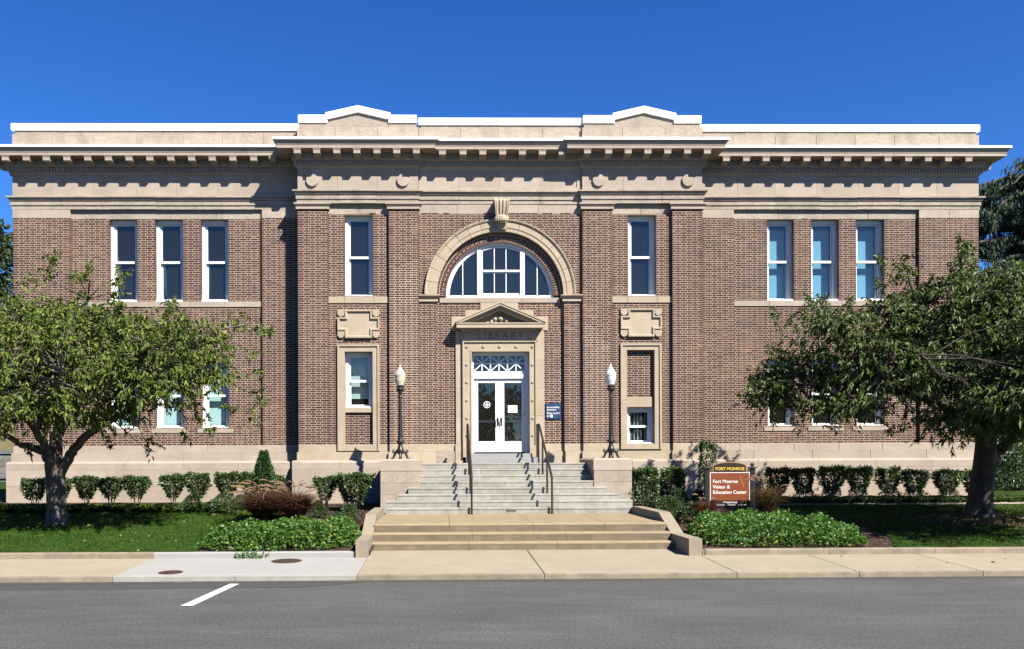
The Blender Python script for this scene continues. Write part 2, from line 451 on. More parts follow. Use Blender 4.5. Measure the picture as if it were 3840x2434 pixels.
edr = tag(ed.build('lawn_edging', 'joint'), 'low weathered edging kerb along the shaded right lawn', 'edging', 'lawn edging kerbs')
edging(5.24, 44, 'kerb', edr, 2.3)
# lawns and planting beds: sloping sheets
def sheet(poly, lift, nx=60):
    xs = [p[0] for p in poly]; q = MB()
    q.poly([(p[0], p[1], gz(p[0], p[1]) + lift) for p in poly]); return q
def grid(x0, x1, y0, y1, nx, ny, lift, amp, keep=None):
    q = MB(); idx = {}
    for j in range(ny + 1):
        for i in range(nx + 1):
            x, y = x0 + (x1 - x0) * i / nx, y0 + (y1 - y0) * j / ny
            idx[i, j] = len(q.v); q.v.append((x, y, gz(x, y) + lift + amp * (math.sin(x * 1.7 + y) + math.sin(y * 2.3 - x * 0.6))))
    for j in range(ny):
        for i in range(nx):
            cx, cy = x0 + (x1 - x0) * (i + .5) / nx, y0 + (y1 - y0) * (j + .5) / ny
            if keep is None or keep(cx, cy): q.f.append((idx[i, j], idx[i + 1, j], idx[i + 1, j + 1], idx[i, j + 1])); q.m.append(0)
    return q
def lawn_l(x, y):                                # the left lawn ends in a rounded edge at the bed
    yb = -3.0
    if y > yb: return False
    return x < -4.95 + .12 * math.sin(y * 1.9) - 1.3 * max(0, (y + 4.6) / 1.6) ** 2
struct('planting_bed', grid(-44, -1.35, -9.22, -0.2, 60, 20, -0.01, 0.004), 'mulch')
struct('planting_bed', grid(5.2, 44, -9.22, -0.2, 60, 20, -0.01, 0.004), 'mulch')
struct('lawn', grid(-44, -4.6, -9.22, -3.0, 300, 70, 0.012, 0.003, lawn_l), 'lawn')
def lawn_r(x, y): return x > 9.1 + 0.9 * math.sin((y + 9.2) * 0.55)
struct('lawn', grid(8.3, 44, -9.22, -2.15, 200, 50, 0.012, 0.003, lawn_r), 'lawn')
b = MB(); b.poly([(8.9, -2.12, gz(0, -2.12) + 0.02), (44, -2.12, gz(0, -2.12) + 0.02), (44, -1.62, gz(0, -1.62) + 0.02), (8.9, -1.62, gz(0, -1.62) + 0.02)])
struct('path', b, 'walk')
b = MB(); b.poly([(-44, -0.2, 0.85), (44, -0.2, 0.85), (44, 120, 0.85), (-44, 120, 0.85)])
struct('ground', b, M['lawn'])
b = MB()
for s in (-1, 1): b.poly([(s * 44, -9.3, 0.2), (s * 300, -9.3, 0.2), (s * 300, 300, 0.8), (s * 44, 300, 0.8)])
struct('ground', b, M['lawn'])

# ---------------------------------------------------------------- the library
LIB = thing('library_building', (XC, -0.7, 0.85), 'two-storey brown brick library with pale limestone trim, arched central window and white double doors', 'library')
ZL = dict(ground=0.80, ledge=2.055, band=2.34, brick=2.565, sillb=6.80, sill=6.97, lint=9.49, arch=9.77, lip=10.15, frieze=10.80, cor=11.235, top=11.52, par=11.40, parm=12.0, parb=12.19, cop=12.375)
YF = -0.08                                           # frieze plane of the wings
YP, YB, YI = -0.70, -0.60, -0.49                     # pylons, bays, wall under the arch
xL, xR = X(47, 700, 0) if False else X(47, YF, 700), X(3670, YF, 700)
cL, cR = X(1117.7, YP, 1100), X(2635, YP, 1100)
mL, mR = X(1569.5, YP, 1000), X(2185, YP, 1000)
CH = 0.0675

# core of the building behind the facade: walls at the sides, roof, dark rooms
b = MB()
b.box(xL + 0.1, xL + 0.4, 0.2, 16, ZL['ground'] - 0.3, 11.3); b.box(xR - 0.4, xR - 0.1, 0.2, 16, ZL['ground'] - 0.3, 11.3)
b.box(xL + 0.1, xR - 0.1, 15.7, 16, ZL['ground'] - 0.3, 11.3)
def brick_tex():
    m, nt, p = nodes('brick_side_wall')
    N, L = nt.nodes, nt.links
    tc = N.new('ShaderNodeTexCoord'); mp = N.new('ShaderNodeMapping'); mp.inputs['Rotation'].default_value = (R_(90), 0, R_(90))
    t = N.new('ShaderNodeTexBrick'); t.inputs['Scale'].default_value = 1
    t.inputs['Brick Width'].default_value = 0.21; t.inputs['Row Height'].default_value = CH; t.inputs['Mortar Size'].default_value = 0.008
    t.inputs['Color1'].default_value = (*BR[0], 1); t.inputs['Color2'].default_value = (*BR[4], 1); t.inputs['Mortar'].default_value = (0.45, 0.35, 0.28, 1)
    L.new(tc.outputs['Object'], mp.inputs[0]); L.new(mp.outputs[0], t.inputs['Vector']); L.new(t.outputs['Color'], p.inputs['Base Color'])
    p.inputs['Roughness'].default_value = 0.9
    return m
b.build('side_wall', brick_tex(), LIB)
b = MB().box(xL + 0.5, xR - 0.5, 3.2, 15.6, 0.6, 11.2)
b.build('inner_wall', 'dark', LIB)
b = MB().box(xL + 0.12, xR - 0.12, 0.0, 15.9, 11.25, 11.4); b.box(cL + 0.12, cR - 0.12, -0.5, 0.02, 11.25, 11.4)
b.build('roof', 'joint', LIB)

# ---- brickwork
WALL = MB()                                          # mortar body of all walls
BODY = MB()                                          # all bricks past the first 300
CAND = []                                            # (distance, x0, x1, yf, d, z0, z1, tone)
ROW0 = ZL['brick']
def sub(ivs, a, e):
    out = []
    for p, q in ivs:
        if e <= p or a >= q: out.append((p, q)); continue
        if a > p: out.append((p, a))
        if e < q: out.append((e, q))
    return out
def bricks(x0, x1, y, z0, z1, holes=(), depth=0.11, single=False, hole_fn=None, body=0.24):
    i0 = int(round((z0 - ROW0) / CH)); n = int(math.ceil((z1 - z0) / CH - 0.2))
    for r in range(i0, i0 + n):
        za = ROW0 + r * CH; zb = min(za + CH, z1); zc = za + CH * 0.45
        if zb - za < 0.02: continue
        ivs = [(x0, x1)]
        for h in holes:
            if h[2] < zc < h[3]: ivs = sub(ivs, h[0], h[1])
        if hole_fn:
            hh = hole_fn(zc)
            if hh: ivs = sub(ivs, *hh)
        for p, q in ivs:
            WALL.box(p, q, y, y + body, za, zb)
            off = 0.0 if r % 2 else 0.159
            k = math.floor((p + 2.0 - off) / 0.318) - 1
            x = -2.0 + off + k * 0.318
            t = 0; late = False
            while x < q:
                w = 0.203 if t % 2 == 0 else 0.098
                a, e = max(x, p), min(x + w, q)
                x += w + 0.015; t += 1
                e = min(e, q)
                if a == p and e - a < 0.05: late = True; continue
                if late: a = p; late = False
                if q - e < 0.063: e = q; x = q + 1
                end = 0.004
                if a == p: a -= end
                if e == q: e += end
                edge = a < p or e > q
                if w < 0.15 and rnd.random() < 0.25: tone = rnd.choice((3, 5))
                else:
                    pv = math.sin(a * 1.1 + 2 * math.sin(za * .8)) + math.sin(za * 1.7 + a * .6)
                    tone = rnd.choice((0, 0, 1, 2, 2, 2, 4, 5)) if pv > .7 else rnd.choice((0, 0, 1, 1, 3, 3, 5, 1)) if pv < -.7 else rnd.choice((0, 0, 0, 1, 1, 2, 2, 3, 3, 5))
                if rnd.random() < 0.015: tone = 4
                pr = 0.003 + rnd.uniform(-0.0015, 0.0025)
                rec = (a, e, y - pr, y + (depth if edge else 0.02), za + 0.009, za + CH - 0.009, tone)
                if single and w > 0.15 and e - a > 0.15: CAND.append(((a - CAM.x) ** 2 + (y + D0) ** 2 + (za - EYE) ** 2, rec))
                else: BODY.box(*rec[:6], rec[6], skip='k')
# window openings
UPL = [(410, 515), (582, 686.5), (754, 856.5)]
UPR = [(2877, 2977), (3042, 3146), (3210, 3316)]
WU, WLO = [], []
for a, e in UPL + UPR:
    p, q = X(a, 0, 980), X(e, 0, 980)
    WU.append((p, q, ZL['sill'], ZL['lint'])); WLO.append((p, q, 3.07, 5.17))
rl0, rl1 = X(268, 0, 1000), X(985, 0, 1000)
rr0, rr1 = X(2749, 0, 1000), X(3441, 0, 1000)
zb, zt = ZL['brick'], ZL['arch']
bricks(xL + 0.02, rl0, -0.09, zb, 9.50)
bricks(rl0, rl1, 0, zb, ZL['lint'] + 0.02, WU[:3] + WLO[:3])
bricks(rl1, cL + 0.02, -0.09, zb, 9.50)
bricks(cR - 0.02, rr0, -0.09, zb, 9.50)
bricks(rr0, rr1, 0, zb, ZL['lint'] + 0.02, WU[3:] + WLO[3:])
bricks(rr1, xR - 0.02, -0.09, zb, 9.50)
# central block
p1, p2 = X(1231, YP, 1300), X(1460, YP, 1300)
q1, q2 = X(2297, YP, 1300), X(2523, YP, 1300)
ZCAP = Z(785, YP, 1200)
bricks(cL, p1, YP, zb, ZCAP); bricks(p2, mL, YP, zb, ZCAP, single=True)
bricks(mR, q1, YP, zb, ZCAP, single=True); bricks(q2, cR, YP, zb, ZCAP)
zbl = Z(804, YB, 1345)                               # underside of the bay lintels
wl = (X(1293, YB, 960), X(1399, YB, 960), ZL['sill'] + 0.02, zbl)
wr = (X(2355, YB, 960), X(2460, YB, 960), ZL['sill'] + 0.02, zbl)
fl = (X(1290, YB, 1480), X(1402, YB, 1480), Z(1671, YB, 1345), Z(1315, YB, 1345))
fr = (X(2347, YB, 1480), X(2458, YB, 1480), Z(1668, YB, 2400), Z(1309, YB, 2400))
bricks(p1, p2, YB, zb, zbl + 0.02, [wl, fl])
bricks(q1, q2, YB, zb, zbl + 0.02, [wr, fr])
# centre bay with the great arch
ax = XC
ZS = Z(1106, YB, 1875)                               # springing line
RO = (X(2158, YB, 1100) - X(1592.5, YB, 1100)) / 2
ax = (X(2158, YB, 1100) + X(1592.5, YB, 1100)) / 2
RI = RO * 238 / 284
def arch_hole(z):
    if z <= ZS: return (ax - RI - 0.02, ax + RI + 0.02)
    d = z - ZS
    rr = RI + 0.14
    return None if d >= rr else (ax - math.sqrt(rr * rr - d * d), ax + math.sqrt(rr * rr - d * d))
zcb = Z(803, YB, 1875)
bricks(mL, mR, YB, zb, zcb + 0.02, hole_fn=arch_hole)
iL, iR = ax - RI - 0.02, ax + RI + 0.02
dx0, dx1 = X(1750, YI, 1600), X(2000, YI, 1600)
zsill = Z(1136, YI, 1875)
bricks(iL - 0.12, iR + 0.12, YI, zb, zsill + 0.02, [(dx0, dx1, 0, Z(1250, YI, 1875))])
# recessed brick panels in the ground floor bays
yq = YB + 0.10
bricks(fl[0] - 0.03, fl[1] + 0.03, yq, fl[2] - 0.02, Z(1547, yq, 1345), body=0.1)
bricks(fr[0] - 0.03, fr[1] + 0.03, yq, Z(1490, yq, 2400), fr[3] + 0.03, body=0.1)
# side returns of the central block
for xs, s in ((cL, 1), (cR, -1)):
    r = 0
    while zb + r * CH < ZCAP:
        za = zb + r * CH
        WALL.box(min(xs, xs + s * 0.2), max(xs, xs + s * 0.2), YP + 0.03, 0, za, za + CH)
        y = YP + 0.15 + (0.16 if r % 2 else 0)
        while y < -0.1:
            e = min(-0.09, y + rnd.choice((0.2, 0.1)))
            BODY.box(xs - 0.006 if s > 0 else xs - 0.02, xs + 0.02 if s > 0 else xs + 0.006, y, e, za + 0.0075, za + CH - 0.0075, rnd.randrange(6)); y = e + 0.013
        r += 1
wall = WALL.build('wall', 'mortar', LIB)
CAND.sort(key=lambda c: c[0])
PROTO = {}
for i, (d, r) in enumerate(CAND):
    if i < 298:
        a, e, y0, y1, z0, z1, t = r
        if t not in PROTO:
            me = MB().cbox(0, 0.205, 0, 0.03, 0, CH - 0.023, 0.003).build('brick', BRICK[t], wall)
            PROTO[t] = me.data; bpy.data.objects.remove(me)
            PROTO[t].transform(Matrix.Translation(Vector(BASE[wall.name])))
        o = bpy.data.objects.new('brick', PROTO[t]); COL.objects.link(o); o.parent = wall
        o.location = Vector((a, y0, z0)) - Vector(BASE[wall.name]); o.scale = ((e - a) / 0.205, (y1 - y0) / 0.03, 1)
        BASE[o.name] = BASE[wall.name]
    else: BODY.box(*r[:6], r[6], skip='k')
tag(BODY.build('brickwork', BRICK, wall), kind='stuff')

# ---- stone courses made of separate blocks
def course(name, x0, x1, yf, z0, z1, depth=0.2, step=1.0, parent=LIB, m='stone', jit=0.002, c=0.006, cuts=None, gap=0.004, piece='stone_block', back='joint'):
    b = MB().box(x0 + 0.01, x1 - 0.01, yf + 0.012, yf + depth, z0 + 0.004, z1 - 0.004)
    o = b.build(name, back, parent)
    if cuts is None:
        n = max(1, round((x1 - x0) / step)); cuts = [x0]
        for i in range(1, n): cuts.append(x0 + (x1 - x0) * i / n + rnd.uniform(-0.08, 0.08) * step)
        cuts.append(x1)
    for a, e in zip(cuts, cuts[1:]):
        MB().cbox(a + gap * (a != x0), e - gap * (e != x1), yf + rnd.uniform(-jit, jit), yf + depth - 0.01, z0, z1, c).build(piece, m, o)
    return o
# plinth, bands under the brick
for a, e, y in ((xL, cL + 0.05, -0.0), (cR - 0.05, xR, -0.0)):
    course('base_band', a - 0.005, e, y - 0.095, ZL['band'], zb, 0.2, 1.6)
for a, e in ((cL, p1), (p1, p2), (p2, mL), (mR, q1), (q1, q2), (q2, cR)):
    y = YP if (a in (cL, p2, mR, q2)) else YB
    ex = 0.004
    course('base_band', a - ex * (y == YP), e + ex * (y == YP), y - 0.005, ZL['band'], zb, 0.2, 1.5, m='stone_warm')
course('base_band', mL, iL, YB - 0.005, ZL['band'], zb, 0.25, 1.5, m='stone_warm')
course('base_band', iR, mR, YB - 0.005, ZL['band'], zb, 0.25, 1.5, m='stone_warm')
course('base_band', iL, X(1712, YI, 1680), YI - 0.005, ZL['band'], zb, 0.2, 1.5, m='stone_warm')
course('base_band', X(2040, YI, 1680), iR, YI - 0.005, ZL['band'], zb, 0.2, 1.5, m='stone_warm')
for a, e, y, s in ((xL - 0.05, cL - 0.05, -0.14, 1.75), (cR + 0.05, xR + 0.05, -0.14, 1.75)):
    course('base_band', a, e, y, ZL['ledge'] + 0.02, ZL['band'] - 0.002, 0.25, s)
cut = [(cL - 0.05, p1 + 0.04, YP - 0.05), (p1 + 0.04, p2 - 0.04, YB - 0.05), (p2 - 0.04, mL + 0.04, YP - 0.05), (mL + 0.04, iL - 0.02, YB - 0.05), (iR + 0.02, mR - 0.04, YB - 0.05), (mR - 0.04, q1 + 0.04, YP - 0.05), (q1 + 0.04, q2 - 0.04, YB - 0.05), (q2 - 0.04, cR + 0.05, YP - 0.05)]
for a, e, y in cut: course('base_band', a, e, y, 1.7 if mL < (a + e) / 2 < mR else ZL['ledge'] + 0.02, ZL['band'] - 0.002, 0.3, 1.5, m='stone_warm')
course('base_band', iL - 0.02, X(1712, YI, 1680), YI - 0.04, 1.7, ZL['band'] - 0.002, 0.2, 1.2, m='stone_rough')
course('base_band', X(2040, YI, 1680), iR + 0.02, YI - 0.04, 1.7, ZL['band'] - 0.002, 0.2, 1.2, m='stone_warm')
def plinth(x0, x1, yf, step, rows=((0.5, 1.33), (1.33, 1.83), (1.83, 2.055))):
    b = MB().box(x0 + 0.01, x1 - 0.01, yf + 0.012, yf + 0.3, 0.4, 2.03)
    o = b.build('plinth', 'joint', LIB)
    for r, (z0, z1) in enumerate(rows):
        n = max(1, round((x1 - x0) / step[r % len(step)]))
        cs = [x0] + [x0 + (x1 - x0) * i / n + rnd.uniform(-.1, .1) for i in range(1, n)] + [x1]
        for a, e in zip(cs, cs[1:]):
            if z1 > 2: # top course with a weathered wash
                q = MB(); yy = yf
                pr = [(yy, z0 + 0.003), (yy, z1 - 0.03), (yy + 0.02, z1), (yy + 0.14, z1 + 0.035), (yy + 0.28, z1 + 0.035), (yy + 0.28, z0 + 0.003)]
                A = a + 0.004 * (a != x0); E = e - 0.004 * (e != x1)
                q.loft([[(A, y, z) for y, z in pr], [(E, y, z) for y, z in pr]]); q.build('stone_block', 'stone', o)
            else:
                MB().cbox(a + 0.004 * (a != x0), e - 0.004 * (e != x1), yf + rnd.uniform(0, 0.003), yf + 0.28, z0 + 0.003, z1 - 0.003, 0.005).build('stone_block', 'stone', o)
plinth(xL - 0.14, cL - 0.17, -0.27, (3.2, 2.6, 1.85))
plinth(cL - 0.17, p2 - 0.05, YP - 0.18, (2.4, 2.0, 1.6))
plinth(q1 + 0.55, cR + 0.17, YP - 0.18, (2.4, 2.0, 1.6))
plinth(cR + 0.17, xR + 0.14, -0.27, (3.2, 2.6, 1.85))
for s, x in ((1, cL - 0.17), (-1, cR + 0.17)):       # returns of the plinth at the block's sides
    b = MB().box(min(x, x + s * .25), max(x, x + s * .25), YP - 0.178, 0, 0.5, 2.05); b.build('plinth_return', 'stone', LIB)
for x, s in ((xL - 0.14, 1), (xR + 0.14, -1)):
    b = MB().box(min(x, x + s * .3), max(x, x + s * .3), -0.25, 15.8, 0.4, 2.06); b.build('plinth_return', 'stone', LIB)

# sills, lintels and cap stones of the wings
for a, e in ((rl0, rl1), (rr0, rr1)):
    course('sill_course', a, e, -0.03, ZL['sillb'], ZL['sill'], 0.25, 1.25, m='stone')
    course('lintel', a, e, -0.005, ZL['lint'], ZL['arch'] + 0.02, 0.24, 1.3, m='stone_rough')
for a, e in ((xL, rl0), (rl1, cL + 0.02), (cR - 0.02, rr0), (rr1, xR)):
    course('cap_course', a, e, -0.095, 9.50, ZL['arch'] + 0.02, 0.25, 1.15, m='stone')
for w in WLO:
    MB().cbox(w[0] - 0.13, w[1] + 0.13, -0.03, 0.2, w[2] - 0.13, w[2] - 0.002, 0.008).build('sill', 'stone', LIB)
for a, e, w in ((p1, p2, wl), (q1, q2, wr)):
    course('sill_course', a, e, YB - 0.03, ZL['sillb'], ZL['sill'] + 0.02, 0.25, 1, cuts=[a, w[0] - 0.02, w[1] + 0.02, e], m='stone_warm')
    course('lintel', a, e, YB - 0.004, zbl, ZL['arch'] + 0.02, 0.24, 0.95, m='stone_rough')
course('architrave_band', mL, mR, YB - 0.004, zcb, ZL['arch'] + 0.02, 0.24, 1.1, m='stone')

# ---- mouldings carried round the front: profile (outward, z) swept along legs with mitred ends
def LEGS(xl, xr, back=14):
    P = [(xl, back), (xl, YF), (cL, YF), (cL, YP), (mL, YP), (mL, YB), (mR, YB), (mR, YP), (cR, YP), (cR, YF), (xr, YF), (xr, back)]
    turn = [0, 1, -1, 1, 1, -1, -1, 1, 1, -1, 1, 0]     # 1 convex, -1 concave
    out = []
    for i in range(len(P) - 1):
        a, e = Vector((*P[i], 0)), Vector((*P[i + 1], 0)); t = (e - a).normalized()
        out.append((a, e, t, Vector((t.y, -t.x, 0)), turn[i], turn[i + 1]))
    return out
def run(name, prof, m, step=1.1, piece='stone_block', cuts=True, jit=0.0):
    zc = sum(p[1] for p in prof) / len(prof)
    core = MB(); parts = []
    for a, e, t, n, k0, k1 in LEGS(xL, xR):
        L = (e - a).length
        def rings(s0, s1, f0, f1, pr):
            return [[a + t * (s0 - o * f0) + n * o + Uz * z for o, z in pr], [a + t * (s1 + o * f1) + n * o + Uz * z for o, z in pr]]
        cp = [(o - 0.014, zc + (z - zc) * 0.95) for o, z in prof]
        core.loft(rings(0, L, k0, k1, cp))
        nn = max(1, round(L / step)) if (cuts and abs(t.x) > .5) else 1
        cs = [0] + [L * i / nn + rnd.uniform(-.06, .06) for i in range(1, nn)] + [L]
        for i, (s0, s1) in enumerate(zip(cs, cs[1:])):
            q = MB(); g0 = 0.003 * (i > 0); g1 = 0.003 * (i < nn - 1)
            jo, jz = rnd.uniform(-jit, jit), rnd.uniform(-jit, jit)
            q.loft(rings(s0 + g0, s1 - g1, k0 if i == 0 else 0, k1 if i == nn - 1 else 0, [(o + jo, z + jz) for o, z in prof]))
            parts.append(q)
    c = core.build(name, 'joint', LIB)
    for q in parts: q.build(piece, m, c)
    return c
z = ZL
run('frieze', [(-0.15, z['lip']), (0, z['lip']), (0, z['frieze']), (-0.15, z['frieze'])], 'stone', 1.2, jit=0.001)
run('architrave', [(-0.15, z['arch']), (0.02, z['arch']), (0.02, z['arch'] + 0.115), (0.048, z['arch'] + 0.120), (0.048, z['arch'] + 0.250), (0.078, z['arch'] + 0.255), (0.078, z['arch'] + 0.300), (0.095, z['arch'] + 0.325), (0.135, z['arch'] + 0.332), (0.135, z['lip'] - 0.004), (0.02, z['lip'] + 0.012), (-0.15, z['lip'] - 0.002)], 'stone_rough', 1.35, jit=0.004)
run('bed_moulding', [(-0.15, z['frieze'] + 0.002), (0.02, z['frieze'] + 0.002), (0.04, z['frieze'] + 0.05), (0.085, z['frieze'] + 0.075), (0.085, z['frieze'] + 0.21), (0.13, z['frieze'] + 0.22), (0.15, z['frieze'] + 0.26), (0.15, z['cor'] - 0.003), (-0.15, z['cor'] - 0.003)], 'stone', 2.5)
run('cornice', [(-0.15, z['cor']), (0.525, z['cor']), (0.525, z['cor'] + 0.083), (0.535, z['cor'] + 0.09), (0.545, z['cor'] + 0.13), (0.575, z['cor'] + 0.19), (0.60, z['cor'] + 0.215), (0.605, z['top'] - 0.062), (0.0, z['top'] - 0.03), (-0.15, z['top'] - 0.03)], 'stone', 1.45)
run('gutter_lip', [(-0.12, z['top'] - 0.058 + 0.03), (0.612, z['top'] - 0.068), (0.625, z['top'] - 0.066), (0.625, z['top']), (0.0, z['top'] + 0.04), (-0.12, z['top'] + 0.04)], 'coping', 3.0, piece='metal_lip')
# dentils: one joined row
dn = MB()
for a, e, t, n, k0, k1 in LEGS(xL, xR):
    if abs(t.x) < .5: continue
    s0, s1 = -0.10 * k0, (e - a).length + 0.10 * k1
    nn = int((s1 - s0) / 0.0905)
    for i in range(nn):
        x = a.x + s0 + (i + .2) * (s1 - s0) / nn
        dn.box(x, x + 0.056, a.y - 0.128, a.y - 0.06, z['frieze'] + 0.085, z['frieze'] + 0.205, skip='k')
tag(dn.build('dentil_row', 'stone', LIB), kind='stuff')
# modillions: each its own block
mo = MB()
hw, y0, y1, zz0, zz1 = 0.1, 0.50, 0.12, z['cor'] - 0.16, z['cor'] - 0.004
pr = [(-y0, zz1), (-y0, zz0 + 0.015), (-y0 + 0.05, zz0), (-y0 + 0.2, zz0 - 0.01), (-y1, zz0 - 0.035), (-y1, zz1)]
mo.loft([[(-hw, p, q) for p, q in pr], [(hw, p, q) for p, q in pr]])
mo.box(-hw - 0.02, hw + 0.02, -y0 - 0.012, -y1, zz1 - 0.03, zz1 + 0.002)
mp = mo.build('modillion', 'stone', LIB); mp.data.transform(Matrix.Translation(Vector(BASE[LIB.name])))
MODL = [22, 215, 400, 590, 782, 972, 1163, 1355, 1548, 1740, 1930, 2120, 2312]
fam = [((v + 30) / 2.461, YF) for v in MODL] + [(1022, YF)]
fam += [(960 + (v + 31) / 2.461, YP) for v in (350, 530, 715, 900, 1085, 1268, 1450)]
fam += [(960 + (v + 31) / 2.461, YB) for v in (1690, 1880, 2062, 2245)] + [(1920 + (v + 31) / 2.461, YB) for v in (65, 248, 430)]
fam += [(1920 + (v + 31) / 2.461, YP) for v in (665, 860, 1040, 1222, 1405, 1588, 1770)]
fam += [(1920 + (v + 31) / 2.461, YF) for v in (1945, 2130, 2312)] + [(2880 + (v + 31) / 2.461, YF) for v in (140, 325, 515, 700, 888, 1073, 1262, 1445, 1630, 1818)]
first = True
for px, y in fam:
    x = X(px, y - 0.47, 600 if y == YF else 575)
    if first: o = mp; first = False
    else: o = mp.copy(); COL.objects.link(o)
    o.location = Vector((x, y, 0)) - Vector(BASE[LIB.name])
for xs, s in ((xL, -1), (xR, 1)):                     # along the side returns
    for k in range(12):
        o = mp.copy(); COL.objects.link(o); o.rotation_euler = (0, 0, R_(90) * s)
        o.location = Vector((xs, 0.2 + 0.64 * k, 0)) - Vector(BASE[LIB.name])

# ---- parapets and copings
def parapet(x0, x1, y, zl, zm, zu, hl=1.25):
    a = course('parapet', x0, x1, y - 0.03, zl, zm, 0.4, hl, m='stone_rough')
    e = course('parapet', x0 + 0.08, x1 - 0.08, y, zm, zu, 0.36, hl * 1.1, m='stone_rough')
zm, zu = Z(504, YF), Z(487, YF)
parapet(xL, cL + 0.15, YF, 11.4, zm, zu); parapet(cR - 0.15, xR, YF, 11.4, zm, zu)
def coping(x0, x1, y, z0, z1, ov=0.05, d=0.46):
    n = max(1, round((x1 - x0) / 3.2))
    for i in range(n):
        a, e = x0 + (x1 - x0) * i / n, x0 + (x1 - x0) * (i + 1) / n
        MB().box(a + 0.002, e - 0.002, y - ov, y + d, z0, z1).box(a + 0.002, e - 0.002, y - ov + 0.01, y + d - .02, z0 - 0.03, z0).build('coping', 'coping', LIB)
coping(xL - 0.02, cL - 0.06, YF, zu, ZL['cop']); coping(cR + 0.06, xR + 0.02, YF, zu, ZL['cop'])
zp0, zp1 = Z(457, YP, 1170), Z(433, YP, 1170)
zc0, zc1 = Z(466, YB, 1700), Z(444.5, YB, 1700)
parapet(mL + 0.01, mR - 0.01, YB, 11.4, Z(480, YB, 1700), zc0, 1.3)
coping(mL + 0.02, mR - 0.02, YB, zc0, zc1)
for a, e, pxs in ((cL, mL, (1222, 1342, 1463)), (mR, cR, (2298, 2414, 2532))):
    zmp = Z(478, YP, 1300)
    course('parapet', a - 0.005, e + 0.005, YP - 0.03, 11.4, zmp, 0.45, 1.2, m='stone_rough')
    g0, gm, g1 = (X(v, YP, 430) for v in pxs)
    zs, za = Z(449, YP, 1342), Z(423, YP, 1342)
    course('parapet', a + 0.05, g0 + 0.06, YP, zmp, zp0, 0.4, 1.2, m='stone_rough')
    course('parapet', g1 - 0.06, e - 0.05, YP, zmp, zp0, 0.4, 1.2, m='stone_rough')
    MB().prism([(g0 + 0.06, zmp), (g1 - 0.06, zmp), (g1 - 0.06, zs), (gm, za), (g0 + 0.06, zs)], YP, YP + 0.4).build('gable_stone', 'stone_rough', LIB)
    coping(a + 0.03, g0 + 0.05, YP, zp0, zp1); coping(g1 - 0.05, e - 0.03, YP, zp0, zp1)
    h = 0.185
    MB().prism([(g0 - 0.01, zs - 0.01), (gm, za + 0.005), (g1 + 0.01, zs - 0.01), (g1 + 0.01, zs + h), (gm, za + h + 0.01), (g0 - 0.01, zs + h)], YP - 0.07, YP + 0.48).build('gable_coping', 'coping', LIB)
# discs on the frieze of the pylons
for px in (1171, 1511.4, 2243.9, 2579):
    x, zd = W(px, 678, YP)
    b = MB(); r = 0.185
    b.loft([[(x + rr * math.cos(k * math.pi / 16), y, zd + rr * math.sin(k * math.pi / 16)) for k in range(32)] for rr, y in ((r, YP), (r, YP - 0.05), (r - 0.012, YP - 0.062), (0.002, YP - 0.066))], caps=False)
    b.build('frieze_disc', 'stone', LIB)
# sunk panel outline on the central frieze
b = MB(); a, e = X(1600, YB, 690), X(2163, YB, 690); z0, z1 = z['lip'] + 0.12, z['frieze'] - 0.06
for q in ((mL + .01, a, z['lip'] + .02, z['frieze']), (e, mR - .01, z['lip'] + .02, z['frieze']), (a, e, z1, z['frieze']), (a, e, z['lip'] + .02, z0)):
    b.box(q[0], q[1], YB - 0.022, YB - 0.001, q[2], q[3])
b.build('frieze_panel_border', 'stone', LIB)
# capitals of the four pilasters
for a, e in ((cL, p1), (p2, mL), (mR, q1), (q2, cR)):
    b = MB(); h0 = ZCAP
    b.box(a - 0.05, e + 0.05, YP - 0.05, YP + 0.2, h0, h0 + 0.10)
    b.box(a - 0.075, e + 0.075, YP - 0.075, YP + 0.2, h0 + 0.10, h0 + 0.135)
    b.box(a - 0.10, e + 0.10, YP - 0.10, YP + 0.2, h0 + 0.135, h0 + 0.185)
    b.box(a - 0.002, e + 0.002, YP - 0.004, YP + 0.2, h0 + 0.185, ZL['arch'] + 0.03)
    b.build('pilaster_capital', 'stone', LIB)

# ---- the arch
def arc(r, t): return ax + r * math.cos(t), ZS + r * math.sin(t)
NV = 17
vb = MB()
for k in range(48):
    t0, t1 = math.pi * k / 48, math.pi * (k + 1) / 48
    vb.prism([arc(RI + 0.02, t0), arc(RO - 0.03, t0), arc(RO - 0.03, t1), arc(RI + 0.02, t1)], YB - 0.035, YB + 0.13)
vb.build('archivolt', 'mortar', LIB); avo = bpy.data.objects['archivolt']
for k in range(NV):
    t0, t1 = math.pi * k / NV + 0.0028, math.pi * (k + 1) / NV - 0.0028
    q = MB(); S = 5
    w = RO - RI
    pr = [(0, 0.11), (0, -0.05), (w * .30, -0.05), (w * .31, -0.068), (w * .78, -0.068), (w * .80, -0.09), (w * .90, -0.115), (w, -0.12), (w, 0.05)]
    q.loft([[(*[arc(RI + r, t0 + (t1 - t0) * j / S)[0]], YB + y, arc(RI + r, t0 + (t1 - t0) * j / S)[1]) for r, y in pr] for j in range(S + 1)])
    q.build('voussoir', 'stone_warm', avo)
